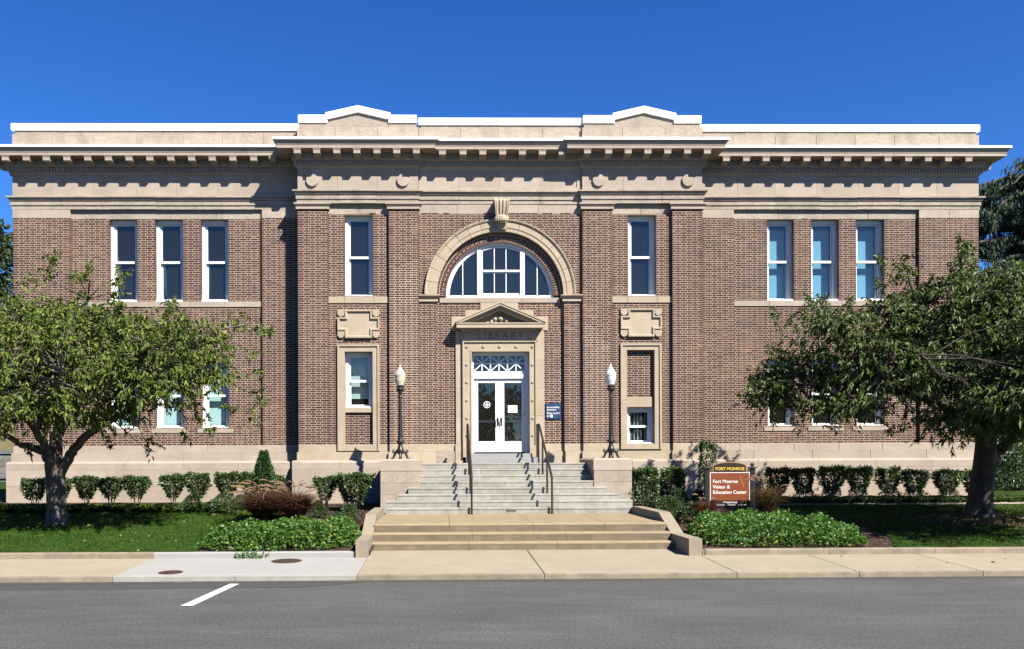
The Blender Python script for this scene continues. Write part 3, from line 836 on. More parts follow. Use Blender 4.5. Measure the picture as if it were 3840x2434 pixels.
# brick rings inside the arch (recessed), two rowlock rings
RW = RO * 203 / 284
ab = MB()
for k in range(40):
    t0, t1 = math.pi * k / 40, math.pi * (k + 1) / 40
    ab.prism([arc(RW, t0), arc(RI + 0.1, t0), arc(RI + 0.1, t1), arc(RW, t1)], YI + 0.004, YI + 0.3)
abo = ab.build('brick_arch', 'mortar', LIB)
nb = 72
for ring_, (ra, rb) in enumerate(((RW + 0.008, RW + 0.200), (RW + 0.222, RI + 0.09))):
    for k in range(nb):
        tm = math.pi * (k + (.5 if ring_ else 0.02)) / nb
        t0, t1 = tm, tm + math.pi / nb - 0.0125
        if t1 > math.pi: continue
        if ring_ == 0 and k % 2: segs = [(ra, ra + 0.086), (ra + 0.108, rb)]
        else: segs = [(ra, rb)]
        for a, e in segs:
            MB().prism([arc(a, t0), arc(e, t0), arc(e, t1), arc(a, t1)], YI - 0.006, YI + 0.05).build('arch_brick', BRICK[rnd.choice((0, 1, 2, 2, 3, 5))], abo)
# imposts and the window sill under the arch
for a, e, s in ((mL, iL, 1), (iR, mR, -1)):
    b = MB(); zi = ZS - 0.01
    b.box(a + 0.0, e + 0.05 * 1 if s > 0 else e, YB - 0.05, YB + 0.2, zi - 0.19, zi - 0.09) if s > 0 else b.box(a - 0.05, e, YB - 0.05, YB + 0.2, zi - 0.19, zi - 0.09)
    aa, ee = (a, e + 0.10) if s > 0 else (a - 0.10, e)
    q = [(YB + 0.2, zi), (YB - 0.13, zi), (YB - 0.13, zi - 0.03), (YB - 0.06, zi - 0.09), (YB + 0.2, zi - 0.09)]
    b.loft([[(aa, y, zz) for y, zz in q], [(ee, y, zz) for y, zz in q]])
    b.build('impost', 'stone_warm', LIB)
course('arch_sill', iL + 0.10, iR - 0.10, YI - 0.03, zsill, ZS - 0.07, 0.3, 1, cuts=[iL + .1, X(1795, YI, 1125), X(1955, YI, 1125), iR - .1], m='stone')

# ---- windows
def sash(name, x0, x1, z0, z1, y, w, parent, mun=0, hz=False, room=None):
    b = MB(); d = 0.045
    b.box(x0, x0 + w, y, y + d, z0, z1); b.box(x1 - w, x1, y, y + d, z0, z1)
    b.box(x0 + w, x1 - w, y + .001, y + d, z0, z0 + w * 1.05); b.box(x0 + w, x1 - w, y + .001, y + d, z1 - w, z1)
    for i in range(mun):
        xm = x0 + w + (x1 - x0 - 2 * w) * (i + 1) / (mun + 1)
        b.box(xm - 0.011, xm + 0.011, y + .006, y + d - .005, z0 + w, z1 - w)
    o = b.build(name, 'white', parent)
    g = MB().box(x0 + w - .01, x1 - w + .01, y + 0.018, y + 0.022, z0 + w - .01, z1 - w + .01)
    g.build('pane', 'glass', parent)
    return o
def window(w, y, room='room', bl=None, drop=1.0, mun=0, mid=0.5, bars=False):
    x0, x1, z0, z1 = w; dp = .62 if bl else 2.2
    c = MB(); cw = 0.075; ya, yb2 = y + 0.16, y + 0.29
    c.box(x0, x0 + cw, ya, yb2, z0, z1); c.box(x1 - cw, x1, ya, yb2, z0, z1)
    c.box(x0 + cw, x1 - cw, ya + .001, yb2, z1 - cw - .02, z1); c.box(x0 + .002, x1 - .002, y + 0.02, yb2, z0, z0 + 0.06)
    c.box(x0 + cw, x0 + cw + .025, ya + .03, yb2, z0 + .06, z1 - cw - .02); c.box(x1 - cw - .025, x1 - cw, ya + .03, yb2, z0 + .06, z1 - cw - .02)
    o = c.build('window', 'white', LIB)
    i0, i1 = x0 + cw + .02, x1 - cw - .02; a0, a1 = z0 + 0.06, z1 - cw - .02
    zm_ = a0 + (a1 - a0) * mid
    sash('upper_sash', i0, i1, zm_ - 0.03, a1, ya + 0.055, 0.055, o, mun)
    sash('lower_sash', i0, i1, a0, zm_ + 0.03, ya + 0.105 - .1 + .1, 0.055, o, mun)
    MB().box(i0 + 0.0, i1 - 0.0, ya + .03, ya + .055, zm_ - .035, zm_ + .035).build('meeting_rail', 'white', o)
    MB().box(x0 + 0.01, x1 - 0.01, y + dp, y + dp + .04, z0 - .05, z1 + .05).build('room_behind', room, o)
    if bl:
        zb_ = a1 - (a1 - a0) * drop
        MB().box(i0 + .01, i1 - .01, yb2 + 0.16, yb2 + 0.166, zb_, a1).box(i0 + .01, i1 - .01, yb2 + .152, yb2 + .17, zb_ - .025, zb_).build('blind', bl, o)
    if bars:
        q = MB()
        for k in range(5):
            xx = i0 + .05 + (i1 - i0 - .1) * (k + .5) / 5
            q.box(xx - .009, xx + .009, yb2 + .05, yb2 + .065, a0, a1)
        q.build('inner_bars', 'blind_grey', o)
    # plaster sides so that no light slips between facade and room
    q = MB(); q.box(x0 - .06, x0 - .001, yb2 - .02, y + dp + .04, z0, z1); q.box(x1 + .001, x1 + .06, yb2 - .02, y + dp + .04, z0, z1)
    q.box(x0 - .06, x1 + .06, yb2 - .02, y + dp + .04, z1, z1 + .06); q.box(x0 - .06, x1 + .06, yb2 - .02, y + dp + .04, z0 - .08, z0)
    q.build('inner_reveal', room, o)
    return o
for i, w in enumerate(WU): window(w, 0, 'room', 'blind_blue' if i > 2 else None)
for i, w in enumerate(WLO): window(w, 0, 'room_green', 'blind_mint' if i < 3 else None)
window(wl, YB, 'room'); window(wr, YB, 'room')
yw = YB + 0.12
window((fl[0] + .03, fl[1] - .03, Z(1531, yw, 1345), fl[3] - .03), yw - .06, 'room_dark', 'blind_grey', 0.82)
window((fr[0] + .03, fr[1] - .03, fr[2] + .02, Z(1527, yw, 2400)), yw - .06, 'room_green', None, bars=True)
MB().cbox(fl[0], fl[1] - .03, YB + 0.03, YB + .3, Z(1547, YB, 1345), Z(1531, YB, 1345) + .03, .006).build('sill', 'stone_warm', LIB)
MB().cbox(fr[0], fr[1] - .05, YB + 0.055, YB + .3, Z(1526, YB, 2400), Z(1490, YB, 2400) + .02, .006).build('lintel', 'stone_warm', LIB)
# stone frames round the ground floor bay openings, and the plaques above
def frame(f, x0, x1, z0, z1):
    b = MB(); m = 0.06
    yo, yi, yk = YB - 0.07, YB - 0.035, YB + 0.16
    def ring_(o, i, ya, yb_):
        (a0, a1, b0, b1), (c0, c1, d0, d1) = o, i
        b.box(a0, c0, ya, yb_, b0, b1); b.box(c1, a1, ya, yb_, b0, b1); b.box(c0, c1, ya + .001, yb_, d1, b1); b.box(c0, c1, ya + .001, yb_, b0, d0)
    ring_((x0, x1, z0, z1), (x0 + m, x1 - m, z0 + .01, z1 - m), yo, YB + .05)
    ring_((x0 + m, x1 - m, z0 + .01, z1 - m), (f[0] + .03, f[1] - .03, f[2] + .02, f[3] - .03), yi, yk)
    b.build('window_surround', 'stone_warm', LIB)
frame(fl, X(1266.5, YB, 1480), X(1423.5, YB, 1480), Z(1691, YB, 1345), Z(1292, YB, 1345))
frame(fr, X(2326.6, YB, 1480), X(2480, YB, 1480), Z(1684, YB, 2400), Z(1288.6, YB, 2400))
def plaque(x0, x1, z0, z1):
    c = 0.225; yf, yb_ = YB - 0.085, YB + .02
    def cross(i, c): return [(x0 + c + i, z0 + i), (x1 - c - i, z0 + i), (x1 - c - i, z0 + c + i), (x1 - i, z0 + c + i), (x1 - i, z1 - c - i), (x1 - c - i, z1 - c - i), (x1 - c - i, z1 - i), (x0 + c + i, z1 - i), (x0 + c + i, z1 - c - i), (x0 + i, z1 - c - i), (x0 + i, z0 + c + i), (x0 + c + i, z0 + c + i)]
    b = MB(); o, i = cross(0, c), cross(0.045, c); i2 = cross(0.075, c)
    def at(p, y): return [(a, y, q) for a, q in p]
    b.ring(at(o, yb_), at(o, yf)); b.ring(at(o, yf), at(i, yf)); b.ring(at(i, yf), at(i2, YB - .03)); b.poly(at(i2, YB - .03))
    for sx, sz in ((0, 0), (1, 0), (0, 1), (1, 1)):
        xx, zz = (x1 - c + .02 if sx else x0), (z1 - c + .02 if sz else z0)
        r = (c - .02) / 2
        pts = [(xx + r + r * math.cos(t), zz + r + r * math.sin(t)) for t in np.linspace(math.pi, 2 * math.pi, 9)] + [(xx + 2 * r, zz + c - .02), (xx, zz + c - .02)]
        b.prism(pts, YB - .06, yb_)
    b.build('plaque', 'stone_warm', LIB)
plaque(X(1266.5, YB, 1215), X(1423.5, YB, 1215), Z(1268, YB, 1345), Z(1163, YB, 1345))
plaque(X(2326.6, YB, 1215), X(2480, YB, 1215), Z(1263, YB, 2400), Z(1158, YB, 2400))
# great arched window
yw = YI + 0.10
Wd = MB(); RWi = RW - 0.075
def arcs(r0, r1, y0, y1, n=40, a0=0, a1=math.pi):
    for k in range(n):
        t0, t1 = a0 + (a1 - a0) * k / n, a0 + (a1 - a0) * (k + 1) / n
        Wd.prism([arc(r0, t0), arc(r1, t0), arc(r1, t1), arc(r0, t1)], y0, y1)
zw0 = ZS - 0.075
arcs(RWi, RW + 0.01, yw, yw + 0.1)
for s in (-1, 1): Wd.box(min(ax + s * RWi, ax + s * (RW + .01)), max(ax + s * RWi, ax + s * (RW + .01)), yw, yw + .1, zw0, ZS)
arcs(RWi - 0.03, RWi, yw + 0.03, yw + .09)
Wd.box(ax - RWi, ax + RWi, yw - .01, yw + .1, zw0, zw0 + 0.10)
mx = (X(1789.5, yw, 1060), X(1808, yw, 1060), X(1951, yw, 1060), X(1967.5, yw, 1060))
def top(x, r): return ZS + math.sqrt(max(0, r * r - (x - ax) ** 2))
Wd.box(mx[0], mx[1], yw - .02, yw + .1, zw0 + .1, top(mx[0], RWi)); Wd.box(mx[2], mx[3], yw - .02, yw + .1, zw0 + .1, top(mx[3], RWi))
gw = Wd.build('arched_window', 'white', LIB)
zt0, zt1 = Z(1019, yw, 1875), Z(1012, yw, 1875)
b = MB(); b.box(mx[1], mx[2], yw + .005, yw + .07, zt0, zt1); b.box(mx[1], mx[2], yw + .04, yw + .08, zt0 - .035, zt0)
for s in (mx[1], mx[2] - .022): b.box(s, s + .022, yw + .03, yw + .08, zw0 + .1, top(s + .03, RWi - .05))
b.box(mx[1] + .022, mx[2] - .022, yw + .03, yw + .08, zw0 + .1, zw0 + .17)
n = 12; xs = np.linspace(mx[1], mx[2], n)
for a, e in zip(xs, xs[1:]): b.prism([(a, top(a, RWi - .075)), (e, top(e, RWi - .075)), (e, top(e, RWi - .02)), (a, top(a, RWi - .02))], yw + .03, yw + .08)
b.build('sash', 'white', gw)
b = MB()
for px in (1854, 1898):
    xm = X(px, yw, 1000); b.box(xm - .012, xm + .012, yw + .035, yw + .06, zt1, top(xm, RWi - .05)); b.box(xm - .012, xm + .012, yw + .04, yw + .06, zw0 + .1, zt0)
for px in (1735.5, 2015):
    xm = X(px, yw, 1040); b.box(xm - .012, xm + .012, yw + .035, yw + .06, zw0 + .1, top(xm, RWi - .03))
b.build('muntin', 'white', gw)
for a, e in ((ax - RWi, mx[0]), (mx[1], mx[2]), (mx[3], ax + RWi)):
    xs = np.linspace(a, e, 14)
    pts = [(a, zw0 + .05), (e, zw0 + .05)] + [(x, top(x, RWi - .005)) for x in xs[::-1] if top(x, RWi) > zw0 + .08]
    MB().prism(pts, yw + .048, yw + .053).build('pane', 'glass', gw)
b = MB(); b.box(ax - RW, ax + RW, YI + 2.2, YI + 2.25, zw0 - .1, ZS + RW + .1); b.box(ax - RW - .05, ax + RW + .05, YI + .28, YI + 2.2, ZS + RW + .05, ZS + RW + .1)
b.box(ax - RW - .1, ax - RW - .05, YI + .2, YI + 2.2, zw0, ZS + RW); b.box(ax + RW + .05, ax + RW + .1, YI + .2, YI + 2.2, zw0, ZS + RW)
b.build('room_behind', 'room', gw)
# keystone console
kx = X(1879, YB, 800)
zk1, zk0 = Z(757, YB, 1875), Z(843, YB, 1875)
b = MB()
W0, W1 = 0.235, 0.17
def kring(z, hw, yo):
    out = []
    for i in range(25):
        u = -1 + 2 * i / 24
        fl_ = 0.028 * (0.5 + 0.5 * math.cos(u * math.pi * 4)) if abs(u) < .86 else 0.0
        out.append((kx + u * hw, yo - 0.03 + fl_, z))
    return out + [(kx + hw, YB + .1, z), (kx - hw, YB + .1, z)]
zz = np.linspace(zk0 + 0.18, zk1, 8)
rings = [kring(zz[0], W1, YB - 0.25)]
for i, q in enumerate(zz[1:]):
    t = (i + 1) / 7
    rings.append(kring(q, W1 + (W0 - W1) * t, YB - 0.25 - 0.12 * math.sin(t * math.pi * .5) * (1 if t < .9 else .6)))
b.loft(rings)
b.build('keystone', 'stone_warm', LIB, smooth=False); ko = bpy.data.objects['keystone']
b = MB()
for k in range(7):                                     # leafy foot of the console
    u = -1 + 2 * k / 6
    b.lathe((kx + u * 0.16, YB - 0.24 - 0.05 * (1 - u * u), zk0 + 0.02), [(0.0, 0), (0.04, 0.03), (0.05, 0.09), (0.042, 0.15), (0.012, 0.22)], 7)
b.lathe((kx, YB - 0.18, zk0), [(0.0, 0), (0.11, 0.02), (0.155, 0.09), (0.16, 0.17), (0.14, .2)], 14)
b.build('acanthus_foot', 'stone_warm', ko)
MB().prism([(kx - .14, zk0 - .16), (kx + .14, zk0 - .16), (kx + .16, zk0 + .2), (kx - .16, zk0 + .2)], YB - .12, YB + .1).build('key_block', 'stone_warm', ko)

# ---- entrance: pediment, frieze with carved word, architrave with discs, doors
ys = YI - 0.10                                         # face of the surround
def PX_(v, y=ys, py=1400): return X(v, y, py)
def PZ(v, y=ys): return Z(v, y, 1875)
SUR = MB()
xo0, xo1 = PX_(1709), PX_(2041.5)
ent = MB(); zl0_ = PZ(1317)
ent.box(PX_(1737), PX_(2011), YI + .16, YI + .2, zl0_ + .05, PZ(1240))
sur = ent.build('door_surround', 'stone_warm', LIB)
for u0, u1, o0, o1 in ((xo0, PX_(1735), .02, 0), (PX_(2013), xo1, 0, .02)):
    zc_ = [PZ(v) for v in (1666, 1560, 1455, 1350, 1240)]
    for v0, v1 in zip(zc_, zc_[1:]): MB().cbox(u0, u1, YI - .06, YI + .2, v0 + .002, v1 - .002, .004).build('jamb_stone', 'stone_warm', sur)
    MB().cbox(u0 - o0, u1 + o1, YI - .07, YI + .2, 1.95, PZ(1666), .006).build('base_stone', 'stone_warm', sur)
# stepped backing stones beside and above the pediment
course('pediment_backing', PX_(1693.5), PX_(2057), YI - .03, PZ(1240, YI), PZ(1187, YI), .2, 1.0, m='stone_warm')
course('pediment_backing', PX_(1803), PX_(1944), YI - .025, PZ(1162, YI), zsill + .001, .2, .6, m='stone_warm')
course('pediment_backing', PX_(1745), PX_(2003), YI - .025, PZ(1187, YI), PZ(1162, YI), .2, 1.0, m='stone_warm')
# jambs and lintel of the architrave (moulded: outer fillet proud)
jw0, jw1, jx0, jx1 = PX_(1736), PX_(1768), PX_(1987), PX_(2011)
zl0, zl1 = PZ(1317), PZ(1279)
b = MB()
for a, e, o in ((jw0, jw1, -1), (jx0, jx1, 1)):
    b.box(a, e, ys, YI + .35, PZ(1672), zl0)
    f = .035
    if o < 0: b.box(a - .012, a + f, ys - .04, YI + .2, PZ(1672), zl1)
    else: b.box(e - f, e + .012, ys - .04, YI + .2, PZ(1672), zl1)
    i = .03
    b.box(e - i, e + .01, ys - .02, YI + .3, PZ(1672), zl0) if o < 0 else b.box(a - .01, a + i, ys - .02, YI + .3, PZ(1672), zl0)
    b.cbox(a - .015, e + .015, ys - .05, YI + .35, 2.16, PZ(1672), .008)
b.box(jw0, jx1, ys + .001, YI + .35, zl0, zl1 - .03)
b.box(jw0 - .012, jx1 + .012, ys - .042, YI + .2, zl1 - .035, zl1); b.box(jw1 - .03, jx0 + .03, ys - .021, YI + .3, zl0 - .01, zl0 + .035)
b.build('architrave_frame', 'stone_warm', sur)
b = MB()
def disc(x, zz, r, y):
    b.loft([[(x + q * math.cos(k * math.pi / 8), yy, zz + q * math.sin(k * math.pi / 8)) for k in range(16)] for q, yy in ((r, y + .01), (r, y - .02), (r * .8, y - .028), (.001, y - .028))], caps=False)
for px in (1751, 1813, 1874, 1935.7, 1996.5): disc(PX_(px, ys, 1299), PZ(1299), .045, ys)
for py in (1367, 1433, 1500, 1567, 1632): disc(PX_(1751), PZ(py), .042, ys); disc(PX_(1997), PZ(py), .042, ys)
b.build('rosette', 'stone_warm', sur)
# frieze with the carved word
zf0, zf1 = PZ(1279), PZ(1232)
b = MB(); b.box(PX_(1730), PX_(2018), ys - .02, YI + .2, zf0 + .002, zf1)
for a, e in ((1737, 1768), (1984, 2015)): b.box(PX_(a), PX_(e), ys - .045, YI + .2, zf0 + .012, zf1)
b.build('entrance_frieze', 'stone_warm', sur)
b = MB()
for px in (1753, 2000): disc(PX_(px, ys, 1258), PZ(1258), .075, ys - .045)
b.build('rosette', 'stone_warm', sur)
xs0, xs1 = PX_(1787, ys, 1260), PX_(1963, ys, 1260)
for i, ch in enumerate('LIBRARY'):
    cxs = [1798, 1819, 1840, 1866, 1895, 1925, 1953]
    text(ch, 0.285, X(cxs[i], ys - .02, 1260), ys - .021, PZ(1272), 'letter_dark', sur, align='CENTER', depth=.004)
# pediment
zp0, zp1 = PZ(1229, ys - .3), PZ(1212, ys - .3)
yo = YI - .42
b = MB(); xa, xe = PX_(1712, yo, 1220), PX_(2038.5, yo, 1220)
b.box(xa, xe, yo, YI + .1, zp0, zp1 - .02); b.box(xa - .02, xe + .02, yo - .02, YI + .1, zp1 - .02, zp1 + .015)
b.box(xa + .14, xe - .14, yo + .2, YI + .1, zp0 - .07, zp0)
b.build('pediment_cornice', 'stone_warm', sur)
apx, apz = PX_(1876, yo, 1140), PZ(1131, yo)
ex0, ex1, ez = PX_(1705, yo, 1205), PX_(2049, yo, 1205), PZ(1205, yo)
b = MB()
for e_, s in ((ex0, 1), (ex1, -1)):
    d = Vector((apx - e_, apz - ez)); L = d.length; t = d / L; n = Vector((-t.y, t.x)) * s
    if n.y < 0: n = -n
    for off0, off1, ya in ((-0.005, -0.045, yo - .05), (-0.045, -0.105, yo - .03), (-0.105, -0.135, yo + .03), (-0.135, -0.215, yo + .1)):
        A = Vector((e_, ez)) + n * off0; C = Vector((e_, ez)) + n * off1
        # meet at the axis
        def ataxis(p): k = (apx - p.x) / t.x; return p + t * k
        B2, D2 = ataxis(A), ataxis(C)
        def cut(p):                                   # stop on the top of the horizontal cornice
            if p.y < zp1 + .012: k = (zp1 + .012 - p.y) / t.y; return p + t * k
            return p
        A2, C2 = cut(A), cut(C)
        pts = [(A2.x, A2.y), (C2.x, C2.y), (D2.x, D2.y), (B2.x, B2.y)]
        if s < 0: pts = pts[::-1]
        b.prism(pts, ya, YI + .1)
b.build('raking_cornice', 'stone_warm', sur)
MB().prism([(xa + .1, zp1), (xe - .1, zp1), (apx, apz - .2)], YI - .03, YI + .1).build('tympanum', 'stone_warm', sur)
b = MB()
for k in range(40):                                    # carved relief: trophies and books heaped up
    u = rnd.uniform(-1, 1); hgt = (1 - abs(u)) ** .8 * .22
    x = apx + u * .40; zz = zp1 + .03 + rnd.random() * hgt; r = rnd.uniform(.025, .05)
    b.lathe((x, YI - .14 - rnd.random() * .05, zz - r), [(0, 0), (r * .8, r * .3), (r, r), (r * .8, r * 1.7), (0, 2 * r)], 7)
for dx, zz, r in ((.03, .16, .075), (-.14, .15, .06), (.2, .09, .05), (-.25, .07, .05)):
    b.lathe((apx + dx, YI - .20, zp1 + zz - r), [(0, 0), (r * .8, r * .3), (r * 1.1, r), (r * .8, r * 1.7), (0, 2 * r)], 10)
b.build('carved_relief', 'stone_warm', sur, smooth=True)
# door frame, transom light and the two leaves
yd = YI + 0.17
DX = lambda v: X(v, yd, 1550)
DZ = lambda v: Z(v, yd, 1875)
b = MB(); fx0, fx1 = jw1 - .002, jx0 + .002
ix0, ix1 = DX(1776.5), DX(1967.5)
b.box(fx0, ix0, yd - .05, yd + .12, 2.29, zl0); b.box(ix1, fx1, yd - .05, yd + .12, 2.29, zl0)
b.box(ix0, ix1, yd - .048, yd + .12, DZ(1334), zl0); b.box(ix0, ix1, yd - .03, yd + .1, DZ(1420), DZ(1393))
b.box(ix0 - .03, ix1 + .03, yd - .075, yd - .03, DZ(1413), DZ(1405)); b.box(ix0 - .015, ix1 + .015, yd - .06, yd - .03, DZ(1420), DZ(1413))
dfr = b.build('door_frame', 'white', LIB)
b = MB(); tz0, tz1 = DZ(1393), DZ(1334); tzm = (tz0 + tz1) / 2
w3 = (ix1 - ix0) / 3
def bar(x0, z0, x1, z1, w, y0, y1):
    d = Vector((x1 - x0, z1 - z0)).normalized(); n = Vector((-d.y, d.x)) * w / 2
    b.prism([(x0 - n.x, z0 - n.y), (x1 - n.x, z1 - n.y), (x1 + n.x, z1 + n.y), (x0 + n.x, z0 + n.y)], y0, y1)
for k in range(3):
    a, e = ix0 + k * w3, ix0 + (k + 1) * w3; c_ = (a + e) / 2
    bar(a, tz0, e, tz1, .03, yd + .005, yd + .035); bar(a, tz1, e, tz0, .03, yd + .006, yd + .034)
    b.box(c_ - .014, c_ + .014, yd + .002, yd + .036, tz0, tz1)
    if k: b.box(a - .018, a + .018, yd - .002, yd + .038, tz0, tz1)
    b.loft([[(c_ + .05 * math.cos(t * math.pi / 6), y, tzm + .05 * math.sin(t * math.pi / 6)) for t in range(12)] for y in (yd + .03, yd - .006)])
b.box(ix0, ix1, yd + .001, yd + .037, tzm - .016, tzm + .016)
b.build('transom_lattice', 'white', dfr)
MB().box(ix0, ix1, yd + .05, yd + .055, tz0, tz1).build('pane', 'glass', dfr)
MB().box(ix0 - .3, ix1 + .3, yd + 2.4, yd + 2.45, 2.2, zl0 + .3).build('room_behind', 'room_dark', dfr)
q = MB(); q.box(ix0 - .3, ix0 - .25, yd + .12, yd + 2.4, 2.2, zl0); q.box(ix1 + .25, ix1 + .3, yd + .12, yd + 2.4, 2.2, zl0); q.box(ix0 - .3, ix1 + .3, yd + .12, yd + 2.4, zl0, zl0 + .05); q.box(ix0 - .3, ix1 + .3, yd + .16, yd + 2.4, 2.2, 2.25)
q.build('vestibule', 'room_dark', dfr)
xm = DX(1874.5)
for a, e, s in ((ix0 + .004, xm - .003, 1), (xm + .003, ix1 - .004, -1)):
    z0, z1 = DZ(1695), DZ(1421)
    ga, ge = (DX(1793), DX(1858)) if s > 0 else (DX(1891), DX(1956))
    gz0, gz1 = DZ(1655), DZ(1435.6)
    b = MB()
    b.box(a, ga, yd, yd + .05, z0, z1); b.box(ge, e, yd, yd + .05, z0, z1); b.box(ga, ge, yd + .001, yd + .05, z0, gz0); b.box(ga, ge, yd + .001, yd + .05, gz1, z1)
    dr = b.build('door', 'white', LIB)
    MB().box(ga - .01, ge + .01, yd + .022, yd + .027, gz0 - .01, gz1 + .01).build('pane', 'glass', dr)
    MB().box(ga - .05, ge + .05, yd + .06, yd + .09, DZ(1584), DZ(1576)).build('push_bar', 'steel', dr)
    hx = DX(1866.5) if s > 0 else DX(1880)
    b = MB(); b.box(hx - .028, hx + .028, yd - .006, yd, DZ(1597), DZ(1566)); b.tube([(hx - .01, yd - .01, DZ(1569)), (hx - .01, yd - .07, DZ(1571)), (hx - .01, yd - .07, DZ(1592)), (hx - .01, yd - .01, DZ(1594))], .013, 8)
    b.build('handle', 'black', dr)
    b = MB()
    for py in (1446, 1553, 1665):
        hx = a - .002 if s > 0 else e + .002
        b.tube([(hx, yd - .012, DZ(py) - .06), (hx, yd - .012, DZ(py) + .06)], .013, 8)
    b.build('hinge', 'steel', dr)
MB().box(ix0 - .06, ix1 + .06, yd - .09, yd + .15, 2.262, 2.285).build('threshold', 'steel', dfr)

# things fixed to the entrance
ex_, ez_ = X(1826, yd - .004, 1517), Z(1517.6, yd, 1826)
em = thing('door_emblem', (ex_, yd - .002, ez_), 'round white emblem with a four-lobed star on the left door glass', 'emblem')
def annulus(r0, r1, y0, y1, n=28):
    q = MB()
    for k in range(n):
        t0, t1 = 2 * math.pi * k / n, 2 * math.pi * (k + 1) / n
        q.prism([(ex_ + r * math.cos(t), ez_ + r * math.sin(t)) for r, t in ((r0, t0), (r1, t0), (r1, t1), (r0, t1))], y0, y1)
    return q
annulus(.085, .105, yd + .013, yd + .020).build('ring', 'lettering', em)
q = MB(); q.prism([(ex_ + .085 * math.cos(t), ez_ + .085 * math.sin(t)) for t in np.linspace(0, 2 * math.pi, 28)[:-1]], yd + .016, yd + .020); q.build('disc', 'navy', em)
q = MB(); q.prism([(ex_ + (.048 + .02 * math.cos(4 * t)) * math.cos(t), ez_ + (.048 + .02 * math.cos(4 * t)) * math.sin(t)) for t in np.linspace(0, 2 * math.pi, 41)[:-1]], yd + .011, yd + .0155); q.build('star', 'lettering', em)
xa_, xb_, za_, zb_ = X(1905, yd, 1534), X(1940, yd, 1534), Z(1547.5, yd, 1920), Z(1520, yd, 1920)
pn = thing('paper_notice', ((xa_ + xb_) / 2, yd + .02, za_), 'white paper notice taped inside the right door glass', 'notice')
MB().box(xa_, xb_, yd + .016, yd + .020, za_, zb_).build('sheet', 'paper', pn)
q = MB()
for k, w_ in enumerate((.10, .06, .03)): q.box((xa_ + xb_) / 2 - w_, (xa_ + xb_) / 2 + w_, yd + .0148, yd + .016, zb_ - .05 - .05 * k, zb_ - .04 - .05 * k)
q.box(xa_ + .05, xb_ - .05, yd + .0148, yd + .016, za_ + .03, za_ + .06)
q.build('print', 'joint', pn)
# blue accessibility sign
sx0, sx1, sz0, sz1 = X(2046.5, YI - .04, 1540), X(2104, YI - .04, 1540), Z(1571.5, YI - .04, 2075), Z(1512.5, YI - .04, 2075)
ac = thing('entrance_sign', ((sx0 + sx1) / 2, YI - .03, sz0), 'small navy blue sign with white lettering fixed to the brick beside the door', 'sign')
MB().cbox(sx0, sx1, YI - .04, YI - .012, sz0, sz1, .004).build('panel', 'navy', ac)
h = sz1 - sz0
for s, f in (('Accessibility', .70), ('Entrance', .54), ('Plaza Level 1', .32)): text(s, .078, sx0 + .035, YI - .041, sz0 + h * f, 'lettering', ac, off=.0012)
q = MB(); y = YI - .043
q.prism([(sx0 + .035, sz0 + h * .19), (sx0 + .07, sz0 + h * .12), (sx0 + .07, sz0 + h * .26)], y, YI - .04); q.box(sx0 + .07, sx0 + .11, y, YI - .04, sz0 + h * .165, sz0 + h * .215)
q.box(sx0 + .14, sx0 + .21, y, YI - .04, sz0 + h * .1, sz0 + h * .28)
q.build('arrow_and_square', 'lettering', ac)

# ---------------------------------------------------------------- steps, pedestals, cheek walls, rails
RS, TR, SF = 0.162, 0.33, -4.5
ZPL = 0.70
def stair_x(k):                                       # k = 0 lowest
    g = 0 if k < 2 else 0.27 * (k - 1)
    if k > 4: g = 0.27 * 3
    return (-1.385 + g, 4.985 - g)
st = thing('granite_steps', (XC, SF, ZPL), 'pale granite flight of eight steps leading up to the white doors', 'steps')
for k in range(8):
    x0, x1 = stair_x(k)
    if k >= 4: x0, x1 = -0.55, 4.17
    y0 = SF + TR * k; y1 = YI - 0.02 if k == 7 else SF + TR * (k + 1) + .12
    z0, z1 = ZPL + RS * k, ZPL + RS * (k + 1)
    b = MB().box(x0 + .01, x1 - .01, y0 + .036, y1, z0 - (.2 if k == 0 else 0), z1 - .012)
    s = b.build('step', 'joint', st)
    cs = [x0, x0 + (x1 - x0) * rnd.uniform(.28, .36), x0 + (x1 - x0) * rnd.uniform(.44, .5), x0 + (x1 - x0) * rnd.uniform(.66, .76), x1]
    if k % 2: cs.pop(2)
    for a, e in zip(cs, cs[1:]):
        q = MB(); A, E = a + .003 * (a != x0), e - .003 * (e != x1); c = .012
        dz = rnd.uniform(-.003, .003)
        pr = [(y0 + .012, z0 + .004), (y0 + .011, z1 - .05), (y0, z1 - .046), (y0, z1 - c + dz), (y0 + c, z1 + dz), (y1 - .01, z1 + dz), (y1 - .01, z0 + .004)]
        if k == 0: pr[0] = (y0 + .012, z0 - .06); pr[-1] = (y1 - .01, z0 - .06)
        q.loft([[(A, y, zz) for y, zz in pr], [(E, y, zz) for y, zz in pr]]); q.build('granite_slab', 'granite', s)
gx, gz0_ = X(1917, SF, 1912), Z(1921, SF, 1917)
q = MB(); q.box(gx - .135, gx + .135, SF + .012, SF + .03, gz0_, gz0_ + .12)
for k in range(9): q.box(gx - .12 + k * .028, gx - .105 + k * .028, SF + .006, SF + .012, gz0_ + .012, gz0_ + .108)
q.build('vent_grille', 'black', st)
b = MB(); b.cbox(.76, X(2034.4, -1.5, 1726), -1.5, YI, 1.99, 2.148, .01); b.build('door_step', 'granite_top', st)
b = MB(); b.cbox(X(1763.7, -1.15, 1710), X(1996.7, -1.15, 1710), -1.15, YI + .2, 2.14, 2.268, .01); b.build('door_step', 'granite_top', st)
